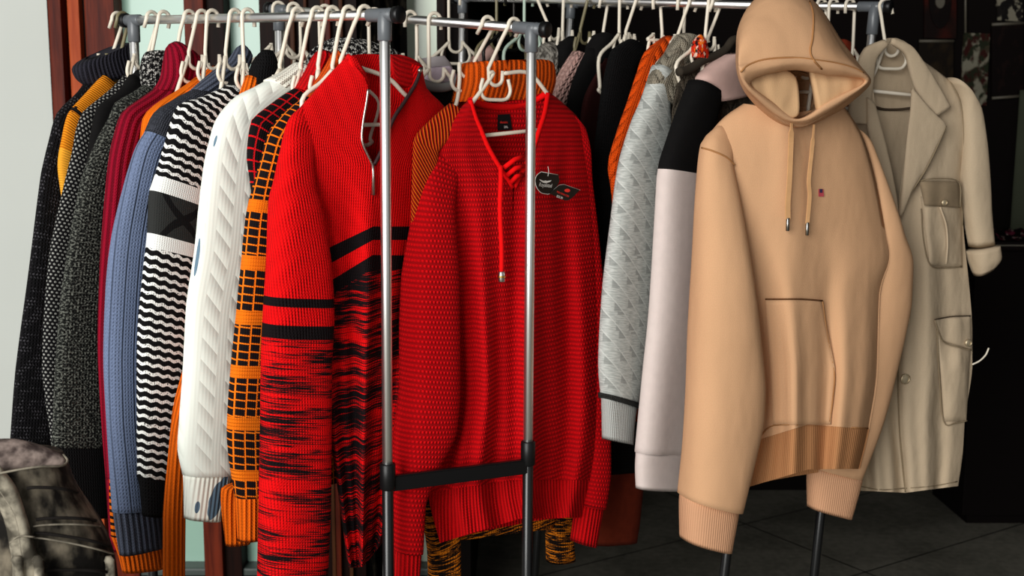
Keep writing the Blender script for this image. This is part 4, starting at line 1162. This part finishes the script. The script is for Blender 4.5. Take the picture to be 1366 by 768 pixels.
hanger('cream plastic hanger above the red flowered neck lining', RB.at(700) if False else R1.at(925), Plane(R1.at(925), 42), stem_near=True, drop=0.01, wide=0.05, back=0.03)
hanger('cream plastic hanger holding the dark taupe cardigan', R1.at(956), Plane(R1.at(956), 40), stem_near=False, drop=0.004, wide=0.05, back=0.03)
# hangers at the far end of the second rack and others without a garment of their own in sight
for px, near, lab, mt in ((668, True, 'dull olive plastic hanger at the far end of the second rail', M['olive']), (680, False, 'thin dark wire hanger by the far chrome post', M['wire']),
                          (705, True, 'pale green plastic hanger behind the end of the front rail', M['mintplastic']),
                          (832, True, 'cream plastic hanger between the two plain black sweaters', None)):
    hanger(lab, R1.at(px), Plane(R1.at(px), 44), stem_near=near, mat=mt, wide=0.07)
# one more hanger far back, beside the far chrome post
hb = P(606, -2, 2.55)
hanger('cream plastic hanger hanging empty beside the far chrome post', hb, Plane(hb, 20), stem_near=True, drop=0.03)
tube('knotted_scarf', smooth_pts([P(628,92,2.6), P(640,80,2.58), P(650,70,2.58), P(655,80,2.6), P(648,100,2.62), P(650,200,2.62)], 5), [0.018]*26, G['blush'])
tag(bpy.data.objects['knotted_scarf'], 'knotted pinkish scarf behind the orange ribbed collar', 'scarf')
# ------------------------------------------------------------------ tan hooded sweatshirt
def f_tan(base):
    def f(c):
        n = c.onoise(5, 4); fine = c.noise(c.u, c.v, scale=700, detail=2)
        d = tuple(x*0.90 for x in lin(base)[:3])+(1,)
        return c.mix((n*0.4+fine*0.6).ramp(0.35, 0.65), d, lin(base)), fine*0.05+c.onoise(8, 3, (1.0,1.0,0.5))
    return f
G['tan'] = material('tan_sweatshirt', f_tan((206,161,122)), bump=0.013, rough=0.92)
G['tanin'] = material('tan_fleece_inside', f_tan((208,168,126)), bump=0.018, rough=0.95)
G['tanrib'] = material('tan_rib', lambda c: (c.mix(c.rib(0.0045), (166,114,74), (178,126,84)), c.rib(0.0045)*0.5+c.onoise(40,3)), bump=0.0015, rough=0.92)
G['tancuff'] = material('tan_cuff', lambda c: (c.mix(c.rib(0.0045), (192,144,110), (204,155,120)), c.rib(0.0045)*0.5+c.onoise(40,3)), bump=0.0015, rough=0.92)
G['tanthread'] = smoothcloth('tan_seam', (166,118,74), 0.9)
G['tancord'] = smoothcloth('tan_cord', (208,160,112), 0.9, weave=0.002)
G['agletmetal'] = plain('cord_tip_metal', (150,146,138), rough=0.25, metal=1.0)
HT = R1.at(1060); plT = Plane(HT, 20, back=-0.05)
hd = thing('hoodie', 'tan hooded sweatshirt with drawcords and a pouch pocket, hood drooping over the hanger', 'hoodie', HT)
rowsT = [(992,138,1060,150,1060,150,1126,142),(966,156,1060,172,1060,172,1140,162),(946,180,1064,200,1064,200,1154,190),(938,205,1068,235,1068,235,1168,240),
         (944,290,1070,290,1070,290,1181,308),(968,360,1073,345,1073,345,1187,345),(990,420,1075,400,1075,400,1174,392),(1006,500,1078,482,1078,482,1171,500),(1006,588,1078,566,1078,566,1160,572)]
def tanfold(px, py, c):
    f = min(1.0, max(0.0, (py-300)/220.0))
    return f*(0.015*math.sin((c-0.28)*14)+0.006*math.sin(c*33+2)) + 0.010*math.exp(-((c-0.45)/0.09)**2)*(1-f)
torsoT = body('torso', hd, plT, rowsT, G['tan'], tf=0.045, tb=0.02, fold=0.012, seed=81, shape=0.6, extra=tanfold, ff=(7,7,2.0))
rowsTb = [(1006,588,1078,566,1078,566,1160,572),(1001,620,1078,595,1078,595,1154,598),(996,650,1078,626,1078,626,1147,625)]
hb_ = body('hem_band', hd, plT, rowsTb, G['tanrib'], tf=0.043, tb=0.018, fold=0.012, seed=81, shape=0.6, extra=tanfold, ff=(7,7,2.0), label='darker ribbed hem band')
slT = [(962,164,990,186),(938,192,976,214),(931,260,984,268),(927,335,994,338),(921,441,1006,438),(918,510,1015,512),(916,560,1014,556),(914,605,1004,602),(910,661,983,678)]
s1 = loft('sleeve', hd, plT, taper(slT, 0.05, 0.045, 0.2, 0.05, 4), 0.05, G['tan'], fold=0.014, seed=82, hollow=0.0, ff=(8,8,2.2))
loft('cuff', s1, plT, [(911,660,982,677),(910,672,980,688),(911,719,971,733)], 0.036, G['tancuff'], off=0.045, step=5, fold=0.003, label='darker ribbed cuff')
slT2 = [(1136,170,1158,195),(1148,220,1176,245),(1156,290,1198,310),(1160,335,1212,348),(1152,400,1211,402),(1138,480,1194,482),(1112,560,1174,562),(1082,622,1147,638)]
s2 = loft('sleeve', hd, plT, slT2, 0.035, G['tan'], fold=0.008, seed=83, off=-0.035, hollow=0.0, ff=(8,8,2.2))
loft('cuff', s2, plT, [(1080,622,1147,638),(1079,640,1143,654),(1080,677,1132,690)], 0.028, G['tancuff'], off=-0.033, step=5, fold=0.003, label='darker ribbed cuff')
surfS = surface(s1, plT)
tube('sleeve_seam', [plT.at(p.x, p.y, surfS(p.x, p.y)+0.0005) for p in smooth_pts([(936,197,0),(950,201,0),(968,209,0),(980,220,0)], 5)], 0.0016, G['tanthread'], hd, seg=6)
# pouch pocket: its own raised panel with welts
tansurf = surface(torsoT, plT)
Gd, Bk = [], []
for i in range(25):
    row, rb_ = [], []
    for j in range(17):
        v = i/24; u = j/16
        y = 400+(566-400)*v
        xl_ = 1021+ (1031-1021)*v; xr_ = 1097 + (1114-1097)*min(1, v/0.55) - max(0, v-0.55)/0.45*6
        x = xl_+(xr_-xl_)*u; o = tansurf(x, y)
        row.append(plT.at(x, y, o+0.006)); rb_.append(plT.at(x, y, o-0.001))
    Gd.append(row); Bk.append(rb_)
pk = shell('pouch_pocket', Gd, Bk, G['tan'], hd)
def line(name, pts, parent, r=0.0012, mat=None, lift=0.0055, k=5):
    q = [plT.at(x, y, tansurf(x, y)+lift) for x, y in [(p.x, p.y) for p in smooth_pts([(a, b, 0) for a, b in pts], k)]]
    return tube(name, q, r, mat or G['tanthread'], parent, seg=6)
line('pocket_seam', [(1021,399),(1045,399),(1070,399),(1097,401)], pk, 0.0016, smoothcloth('pocket_edge_shadow', (96,62,36), 0.9))  # top seam in a dark tone that paints the pocket edge's shadow
line('pocket_seam', [(1097,401),(1104,450),(1113,496),(1111,530),(1107,562)], pk, 0.0014)
line('hem_seam', [(1013,583),(1033,567),(1085,568),(1130,570),(1158,571)], hd, 0.0014, lift=0.001)
# embroidered mark on the chest
dz = tansurf(1095, 257)+0.0015
em = patch('embroidered_mark', hd, plT, [(1092,252),(1098,252),(1099,262),(1092,262)], dz, 0.001, plain('mark_red', (170,60,70), rough=0.8), label='tiny red and navy embroidered mark')
e2 = patch('mark_patch', em, plT, [(1093.5,252),(1097,252),(1097,257),(1093.5,257)], dz+0.0012, 0.0006, plain('mark_navy', (36,26,60), rough=0.8))
# drawcords with metal tips
for a, pts in ((0, [(1056,156),(1055,190),(1053,240),(1051,270),(1051,292)]), (1, [(1086,166),(1083,200),(1079,240),(1080,262),(1077,298)])):
    q = [plT.at(x, y, tansurf(x, y)+0.012+(0.02 if i == 0 else 0)) for i, (x, y) in enumerate(pts)]
    q = smooth_pts(q, 6)
    bm = newbm()
    for i in range(len(q)-1): pass
    w = 0.0047 if a == 0 else 0.0034
    prof = [(-w, -0.0012), (w, -0.0012), (w, 0.0012), (-w, 0.0012)]
    V = [[bm.verts.new(p+plT.h*(dx*(0.45 if i < 4 else 1))+plT.n*dy) for dx, dy in prof] for i, p in enumerate(q)]
    for i in range(len(V)-1):
        for k_ in range(4): bm.faces.new((V[i][k_], V[i][(k_+1)%4], V[i+1][(k_+1)%4], V[i+1][k_]))
    bm.faces.new(V[0]); bm.faces.new(V[-1])
    dc = link('drawcord', bm, G['tancord'], hd, smooth=False)
    e = q[-1]; cyl('cord_tip', e+UP*0.002, e-UP*0.021, 0.0032, G['agletmetal'], dc, seg=12)
# the hood: rings from the face opening, over the rim and the silhouette, to the back
OUT = [(982,62),(985,40),(996,15),(1015,-8),(1040,-18),(1065,-14),(1088,0),(1107,23),(1131,59),(1150,86),(1163,104),(1152,122),(1123,147),(1098,161),(1072,169),(1049,167),(1026,154),(1006,136),(991,118),(982,90)]
OPN = [(1000,112),(1002,108),(1008,104),(1020,100),(1036,96),(1050,93),(1066,93),(1082,96),(1104,100),(1130,103),(1152,106),(1148,114),(1124,126),(1100,138),(1084,150),(1066,158),(1052,152),(1032,138),(1012,124),(1002,116)]
RIM = [(985,92),(986,88),(994,86),(1010,84),(1030,81),(1050,78),(1070,77),(1090,78),(1112,82),(1136,90),(1160,104),(1150,119),(1122,141),(1098,154),(1074,164),(1050,162),(1028,150),(1008,132),(993,116),(986,100)]
n0 = len(OUT)
def res(poly, m=72):
    q = smooth_pts([(x, y, 0) for x, y in poly+poly[:1]], 8)
    # resample by index so that corresponding points stay together
    return [q[int(i*len(q)/m) % len(q)] for i in range(m)]
def ringpts(poly): 
    q = []
    for i in range(n0):
        p0, p1, p2, p3 = [np.array(poly[(i+j) % n0], float) for j in (-1, 0, 1, 2)]
        for j in range(4):
            t = j/4; q.append(0.5*((2*p1)+(-p0+p2)*t+(2*p0-5*p1+4*p2-p3)*t*t+(-p0+3*p1-3*p2+p3)*t**3))
    return q
o_, r_, s_ = ringpts(OPN), ringpts(RIM), ringpts(OUT)
mixp = lambda a, b, t: [x*(1-t)+y*t for x, y in zip(a, b)]
ctr = np.array((1074.0, 120.0)); dctr = np.array((1062.0, 70.0))
shr = lambda a, c, t: [c+(x-c)*t for x in a]
# lift of each ring towards the lens: the lower rim lies on the chest, the crown stands out
def lifts(ring, low, top): return [low+(top-low)*min(1, max(0, (165-y)/150.0)) for x, y in ring]
rings2 = []
def addring(q, lf):
    rings2.append([plT.at(float(a[0]), float(a[1]), l) for a, l in zip(q, lf)])
inner = [shr(o_, ctr, k_) for k_ in (0.35, 0.7, 0.93)]
hood_bm = newbm(); 
addring(shr(o_, ctr, 0.90), [x-0.055 for x in lifts(o_, 0.07, 0.13)])
addring(shr(o_, ctr, 0.97), [x-0.012 for x in lifts(o_, 0.07, 0.15)])
addring(o_, lifts(o_, 0.085, 0.160))
addring(mixp(o_, r_, 0.35), lifts(o_, 0.094, 0.171))
addring(mixp(o_, r_, 0.75), lifts(r_, 0.094, 0.172))
addring(r_, lifts(r_, 0.084, 0.166))
for t_ in (0.04, 0.15, 0.3, 0.45, 0.6, 0.75, 0.87, 0.95, 1.0):
    q = mixp(r_, s_, t_); b_ = math.sqrt(max(0, 1-t_**2.2))
    addring(q, [0.02+(l-0.02)*b_ for l in lifts(r_, 0.080, 0.160)])
for t_, dd in ((0.97, 0.0), (0.86, -0.014), (0.66, -0.022), (0.38, -0.027), (0.1, -0.029)):
    addring(shr(s_, dctr, t_), [dd]*len(s_))
info = [(i*0.02, 100.0) for i in range(len(rings2))]
for ri, ring in enumerate(rings2):
    for k_, p in enumerate(ring):
        amp = (0.020 if ri < 15 else 0.006) if ri > 5 else 0.006
        ring[k_] = p + plT.n*(amp*fbm(p, (8,8,8), 91)) + UP*(0.4*amp*fbm(p, (14,14,14), 92))
loft_bm(hood_bm, rings2, info, cap0=False, cap1=True)
hood = link('hood', hood_bm, G['tan'], hd)
# fleece lining inside the opening
lin_bm = newbm(); rl = []
base = [x-0.056 for x in lifts(o_, 0.07, 0.13)]
for t_, dd in ((0.905, 0.0), (0.86, 0.02), (0.7, 0.05), (0.45, 0.07), (0.12, 0.08)):
    rl.append([plT.at(float(a[0]), float(a[1]), l-dd)+plT.n*0.004*math.sin(i*0.9) for i, (a, l) in enumerate(zip(shr(o_, ctr, t_), base))])
loft_bm(lin_bm, rl, [(i*0.02, 100) for i in range(len(rl))], cap0=False)
link('lining', lin_bm, G['tanin'], hood, label='paler fleece inside of the hood')
# two soft folds of the neck seen in the opening
loft('inner_fold', hood, plT, [(990,100,1006,124),(1010,96,1022,138),(1034,92,1044,154),(1052,96,1058,158),(1060,102,1064,154)], 0.009, G['tanin'], off=0.088, fold=0.008, ff=(40,40,14), seed=5, step=4, hollow=0.0)
loft('inner_fold', hood, plT, [(1080,92,1090,148),(1088,92,1098,150),(1110,94,1112,142),(1134,98,1132,128),(1156,102,1150,116)], 0.009, G['tanin'], off=0.092, fold=0.008, ff=(40,40,14), seed=6, step=4, hollow=0.0)
# seams of hood and rim
surfH = surface(hood, plT)
tube('rim_seam', [plT.at(p.x, p.y, surfH(p.x, p.y)+0.0006) for p in smooth_pts([(988,96,0),(998,87,0),(1016,80,0),(1040,77,0),(1066,77,0),(1090,80,0),(1116,84,0),(1138,90,0),(1152,97,0)], 6)], 0.0015, G['tanthread'], hood, seg=6)
ks = lambda pts, lift: [plT.at(x, y, l) for (x, y), l in zip(pts, lift)]
tube('hood_seam', [plT.at(p.x, p.y, surfH(p.x, p.y)+0.0006) for p in smooth_pts([(1080,2,0),(1085,20,0),(1084,50,0),(1081,66,0),(1084,78,0),(1096,92,0)], 6)], 0.0017, G['tanthread'], hood, seg=6)
hanger('cream plastic hanger hidden in the drooping tan hood', HT, Plane(HT, 20), stem_near=True, back=-0.04, drop=0.045, path=pxpath(plT, HT, [(1036,168),(1006,186),(1000,190)]), farpath=pxpath(plT, HT, [(1082,168),(1106,184),(1110,188)]))
for px, lab in ((1096, 'cream plastic hanger hooked just past the tan hood'), (1112, 'cream plastic hanger near the end cap with its stem behind the hood edge'), (1134, 'cream plastic hanger nearest the end cap of the second rack')):
    hanger(lab, R2.at(px), Plane(R2.at(px), 30), stem_near=px == 1112, drop=0.02, wide=0.06)
Hm = R2.at(1110); plm = Plane(Hm, 30)
mr = thing('shirt', 'dark rust shirt with a small slip of its collar showing between hood and khaki shirt', 'shirt', Hm)
loft('torso', mr, plm, [(1122,52,1136,60),(1122,70,1152,90),(1116,130,1160,140),(1110,300,1160,300),(1115,540,1150,540)], 0.012, G['rust'], off=-0.01, fold=0.003)
# ------------------------------------------------------------------ khaki shirt
def f_kh(c):
    n = c.onoise(4, 3); fine = c.noise(c.u*1.0, c.v*2.4, scale=420, detail=2)
    base = (190,170,143)
    d = tuple(x*0.84 for x in lin(base)[:3])+(1,)
    return c.mix((n*0.35+fine*0.65).ramp(0.3, 0.7), d, lin(base)), fine*0.06+c.onoise(11, 3, (1.0,1.0,0.55))*1.0+c.onoise(30, 2, (1,1,0.6))*0.25
G['khaki'] = material('khaki_cotton', f_kh, bump=0.016, rough=0.85)
G['khakidark'] = smoothcloth('khaki_flap_cotton', (140,122,98), 0.85)
G['khakithread'] = smoothcloth('khaki_seam', (134,118,94), 0.9)
G['khakiline'] = smoothcloth('khaki_dark_seam', (66,54,42), 0.9)
HK = R2.at(1181); plK = Plane(HK, 12, back=-0.02)
kh = thing('shirt', 'long khaki utility shirt with flap pockets and rolled short sleeves, open at the neck', 'shirt', HK)
rowsK = [(1166,74,1167,75,1219,72,1220,73),(1150,92,1164,108,1218,108,1262,103),(1138,122,1170,150,1214,150,1294,132),(1132,170,1180,195,1209,195,1296,172),
         (1130,240,1193,245,1202,245,1286,238),(1130,300,1198,292,1198,292,1285,300),(1130,380,1198,380,1198,380,1293,382),(1130,436,1198,436,1198,436,1297,436),
         (1130,490,1198,490,1198,490,1297,491),(1135,560,1199,560,1199,560,1287,560),(1140,612,1204,612,1204,612,1284,606),(1142,654,1208,657,1208,657,1278,648)]
def khfold(px, py, c):
    f = min(1.0, max(0.0, (py-150)/250.0))
    return f*(0.010*math.sin(c*17+1.1+py*0.003)+0.005*math.sin(c*37)) + (0.006 if c > 0.5 else 0.0)*f
torsoK = body('torso', kh, plK, rowsK, G['khaki'], tf=0.032, tb=0.014, fold=0.010, seed=101, neck_sag=-0.02, extra=khfold, ff=(8,8,2.2))
slK = [(1268,104,1294,130),(1280,135,1307,146),(1284,190,1316,192),(1282,240,1320,241),(1288,285,1323,287),(1295,330,1327,326)]
s1 = loft('sleeve', kh, plK, slK, 0.034, G['khaki'], fold=0.016, seed=102, off=0.012, hollow=0.02)
loft('cuff', s1, plK, [(1293,336,1329,326),(1297,352,1331,344),(1302,368,1323,356)], 0.036, G['khaki'], off=0.012, step=5, fold=0.004)
slK2 = [(1110,150,1136,150),(1096,240,1132,242),(1090,300,1128,304),(1088,340,1126,344)]
s2 = loft('sleeve', kh, plK, slK2, 0.028, G['khaki'], fold=0.008, seed=103, off=-0.03, hollow=0.02)
khsurf = surface(torsoK, plK)
def kline(name, pts, parent, r=0.0011, mat=None, lift=0.001, k=5, f=khsurf):
    q = [plK.at(p.x, p.y, f(p.x, p.y)+lift) for p in smooth_pts([(a, b, 0) for a, b in pts], k)]
    return tube(name, q, r, mat or G['khakithread'], parent, seg=6)
def kpatch(name, parent, pts, lift, mat, puff=0.0, n=14, wr=0.0, seed=0, label=None):
    """a pocket part: four-sided outline TL TR BR BL, lying on the shirt front"""
    (ax, ay), (bx, by), (cx, cy), (dx, dy) = pts
    Gd, Bk = [], []
    for i in range(n+1):
        v = i/n; row, rb_ = [], []
        for j in range(n+1):
            u = j/n
            x = (ax*(1-u)+bx*u)*(1-v)+(dx*(1-u)+cx*u)*v; y = (ay*(1-u)+by*u)*(1-v)+(dy*(1-u)+cy*u)*v
            p = plK.at(x, y); o = khsurf(x, y)
            b = (max(0, math.sin(math.pi*u))*max(0, math.sin(math.pi*v)))**0.5
            row.append(plK.at(x, y, o+lift+puff*b+wr*b*fbm(p, (30,30,14), seed))); rb_.append(plK.at(x, y, o+lift-0.003))
        Gd.append(row); Bk.append(rb_)
    return shell(name, Gd, Bk, mat, parent, label)
G['buttonmetal'] = plain('button_metal', (206,190,160), rough=0.42, metal=0.85)
def kbutton(name, px, py, parent, lift=0.004, r=0.0105):
    q = plK.at(px, py, khsurf(px, py)+lift)
    b = cyl(name, q, q+plK.n*0.004, r, G['buttonmetal'], parent, seg=20)
    bm = newbm(); pts = [q+plK.n*0.0045+plK.h*(r*0.75*math.cos(i*math.pi/10))+UP*(r*0.75*math.sin(i*math.pi/10)) for i in range(20)]
    tube_bm(bm, pts, 0.001, 6, closed=True); link('rim', bm, G['buttonmetal'], b)
    return b
p1_ = kpatch('chest_pocket', kh, [(1228,262),(1283,262),(1284,357),(1240,354)], 0.003, G['khaki'], puff=0.012, wr=0.012, seed=5)
kline('pocket_pleat', [(1254,276),(1262,300),(1264,326),(1262,352)], p1_, 0.0022, G['khaki'], lift=0.018)
kline('pocket_seam', [(1229,278),(1232,320),(1241,353),(1262,357),(1283,355)], p1_, 0.0013, lift=0.004)
f1_ = kpatch('pocket_flap', kh, [(1226,241),(1279,242),(1281,277),(1233,274)], 0.016, G['khakidark'], puff=0.006, wr=0.003, seed=6, label='darker pocket flap')
kline('flap_seam', [(1226,241),(1250,238),(1279,243),(1281,276)], f1_, 0.0014, lift=0.018)
kbutton('button', 1259, 270, f1_, lift=0.022, r=0.006)
p2_ = kpatch('lower_pocket', kh, [(1250,440),(1296,446),(1289,562),(1259,562)], 0.003, G['khaki'], puff=0.014, wr=0.010, seed=7)
kline('pocket_seam', [(1250,440),(1253,500),(1259,562),(1275,564),(1290,561)], p2_, 0.0013, lift=0.004)
f2_ = kpatch('pocket_flap', kh, [(1247,425),(1295,421),(1296,466),(1258,455)], 0.015, G['khaki'], puff=0.005, wr=0.003, seed=8)
kline('flap_seam', [(1247,426),(1270,422),(1295,421)], f2_, 0.0013, G['khakiline'], lift=0.016)
kline('flap_seam', [(1247,427),(1258,455),(1280,463),(1296,467)], f2_, 0.0013, lift=0.019)
kbutton('button', 1291, 457, f2_, lift=0.02, r=0.0075)
for y in (427, 505): kbutton('button', 1207, y, kh, lift=0.003)
kline('placket_edge', [(1198,295),(1198,400),(1198,500),(1200,570),(1204,620),(1208,656)], kh, 0.0018, lift=0.0015)
kline('hem_seam', [(1145,648),(1175,653),(1206,651)], kh, 0.001, lift=0.001)
kline('hem_seam', [(1209,651),(1245,648),(1277,642)], kh, 0.001, lift=0.001)
kline('armhole_seam', [(1268,108),(1282,140),(1286,190),(1283,240),(1284,300)], kh, 0.0013, lift=0.004)
# back of the neck, yoke seam inside, collar leaves and lapels
loft('collar_stand', kh, plK, [(1164,100,1221,100),(1163,84,1222,82),(1166,66,1218,66),(1173,56,1208,56),(1182,51,1196,51)], 0.008, G['khaki'], off=-0.034, step=4, fold=0.002, hollow=0.0)
tube('yoke_seam', smooth_pts([plK.at(1168,143,-0.003), plK.at(1180,146,-0.009), plK.at(1200,146,-0.009), plK.at(1216,144,-0.003)], 5), 0.003, G['khakiline'], kh, seg=6)
loft('collar_leaf', kh, plK, [(1190,51,1188,58),(1214,60,1207,74),(1232,82,1215,104),(1250,110,1226,130),(1268,142,1246,156)], 0.008, G['khaki'], off=0.036, fold=0.004, step=4, hollow=0.0)
loft('collar_leaf', kh, plK, [(1178,53,1184,60),(1154,64,1168,80),(1140,98,1164,114),(1132,146,1160,158),(1132,164,1158,166)], 0.008, G['khaki'], off=0.03, fold=0.004, step=4, hollow=0.0)
lp1 = loft('lapel', kh, plK, [(1216,118,1228,132),(1214,150,1250,154),(1212,164,1262,168),(1209,190,1249,196),(1206,222,1234,226),(1203,252,1216,254),(1199,288,1202,288)], 0.006, G['khaki'], off=0.048, fold=0.004, step=5, hollow=0.0)
loft('lapel', kh, plK, [(1156,130,1167,140),(1157,170,1178,180),(1168,215,1188,222),(1184,262,1196,266),(1194,292,1198,292)], 0.006, G['khaki'], off=0.040, fold=0.004, step=5, hollow=0.0)
tube('lapel_edge', smooth_pts([plK.at(1262,168,0.05), plK.at(1250,196,0.05), plK.at(1235,226,0.052), plK.at(1217,254,0.05)], 5), 0.0016, G['khakithread'], lp1, seg=6)
tube('loose_thread', smooth_pts([plK.at(1297,486,0.01), plK.at(1307,481,0.012), plK.at(1315,473,0.012), plK.at(1319,464,0.012)], 5), 0.0018, M['cream'], kh, seg=6)
hanger('cream plastic hanger with its big hook at the rail end, holding the khaki shirt', HK, Plane(HK, 12), stem_near=True, back=-0.026, drop=0.012, path=pxpath(plK, HK, [(1164,98),(1154,112),(1150,118)]), farpath=pxpath(plK, HK, [(1218,92),(1242,116),(1256,128)]))
# ------------------------------------------------------------------ black jeans draped over a stool
G['jeans'] = material('washed_black_denim', f_jeans, bump=0.002, rough=0.85)
G['jeanspink'] = material('faded_waistband', lambda c: (c.mix((c.onoise(30,4)).ramp(0.4,0.62), (58,48,46), (150,134,126)), c.onoise(60,3)), bump=0.003, rough=0.85)
G['jthread'] = smoothcloth('denim_edge', (150,142,126), 0.4)
G['jseam'] = smoothcloth('denim_seam', (30,27,25), 0.8)
G['jeanslight'] = material('pale_washed_denim', lambda c: (c.mix(c.onoise(26,5).ramp(0.38,0.62), (62,58,50), (168,160,142)), c.onoise(60,3)), bump=0.002, rough=0.85)
plJ = Plane(P(60, 620, 1.52), 22)
jn = thing('jeans', 'washed black jeans draped in a heap below the black sweaters', 'jeans', P(60, 860, 1.52))
loft('leg', jn, plJ, [(-60,612,84,606),(-62,624,92,622),(-64,645,101,645),(-66,668,115,668),(-68,700,138,700),(-70,735,153,735),(-72,790,160,790),(-72,880,162,880)], 0.085, G['jeans'], fold=0.012, seed=111, ff=(9,9,9), sq=0.8, hollow=0.0)
wb = loft('waistband', jn, plJ, [(-60,590,-58,632),(-20,587,-18,631),(18,586,20,626),(46,591,50,622),(68,599,70,620),(83,606,82,620),(89,613,86,619)], 0.05, G['jeanspink'], off=0.055, fold=0.008, seed=112, ff=(14,14,14), step=5, hollow=0.0)
def jl(name, pts, off, r, mat, parent=jn): return tube(name, smooth_pts([plJ.at(x, y, o) for (x, y), o in zip(pts, off)], 5), r, mat, parent, seg=6)
jl('frayed_edge', [(-10,633),(26,626),(55,622),(82,621),(90,614),(84,606)], [0.108,0.108,0.104,0.086,0.064,0.055], 0.0015, G['jthread'], wb)
for y0, a, b in ((648,(36,651),(104,656)), (695,(44,702),(134,702)), (691,(48,693),(128,694)), (723,(44,717),(152,739)), (717,(46,711),(148,728)), (762,(55,762),(150,764))):
    m = ((a[0]+b[0])/2, (a[1]+b[1])/2-3)
    light = y0 in (695, 723)
    jl('stitched_seam', [a, ((a[0]*2+m[0])/3, (a[1]*2+m[1])/3-1), m, ((b[0]*2+m[0])/3, (b[1]*2+m[1])/3-1), b], [0.088,0.089,0.084,0.070,0.026], 0.0013 if light else 0.0022, G['jthread'] if light else G['jseam'])
st = loft('side_strap', jn, plJ, [(-34,646,0,622),(-10,662,20,648),(2,682,31,676),(9,704,38,698),(13,727,43,716),(17,750,50,744),(18,800,56,798)], 0.012, G['jeanslight'], off=0.095, fold=0.003, seed=113, step=5, hollow=0.0)
jl('strap_seam', [(0,655),(16,680),(24,705),(28,735),(31,765)], [0.108]*5, 0.0011, G['jthread'], st)
jl('strap_band', [(13,724),(26,715),(46,716)], [0.104,0.110,0.106], 0.0012, G['jthread'], st)
for x in (21, 48, 143):
    o = 0.112 if x < 100 else 0.05
    jl('belt_loop', [(x,746),(x+3,748),(x+4,758),(x+5,790)], [o-0.01,o,o,o], 0.0065, G['jeanslight'])
stool = thing('stool', 'low dark wooden stool under the heap of jeans', 'stool', P(60, 880, 1.55)-UP*P(60,880,1.55).z)
q = P(46, 880, 1.52); zt = P(60, 880, 1.52).z
bm = newbm(); tube_bm(bm, [Vector((q.x, q.y+0.02, zt-0.035)), Vector((q.x, q.y+0.02, zt-0.003))], 0.15, 40)
link('seat', bm, M['wood_dark'], stool)
for sx in (-1, 1):
    for sy in (-1, 1):
        tube('leg', [Vector((q.x+sx*0.09, q.y+0.02+sy*0.09, zt-0.03)), Vector((q.x+sx*0.13, q.y+0.02+sy*0.13, 0.0))], 0.014, M['wood_dark'], stool)
# ------------------------------------------------------------------ light: daylight of the shop front behind the lens
def area(name, loc, target, size, power, col=(1,1,1)):
    l = bpy.data.lights.new(name, 'AREA'); l.shape = 'RECTANGLE'; l.size, l.size_y = size; l.energy = power; l.color = col
    o = bpy.data.objects.new(name, l); COL.objects.link(o); o.location = loc
    o.rotation_euler = (Vector(target)-Vector(loc)).to_track_quat('-Z', 'Y').to_euler()
    return o
area('shopfront_daylight', (-1.7, -1.5, 2.0), (0.0, 2.0, 1.2), (2.3, 2.6), 205, (1.0, 0.99, 0.96))
w = bpy.data.worlds.new('world'); SC.world = w; w.use_nodes = True
w.node_tree.nodes['Background'].inputs[0].default_value = (1.0, 0.99, 0.97, 1); w.node_tree.nodes['Background'].inputs[1].default_value = 0.33
SC.view_settings.view_transform = 'Standard'; SC.view_settings.look = 'None'; SC.view_settings.exposure = 0.0; SC.view_settings.gamma = 1.0
SC.view_settings.use_curve_mapping = False
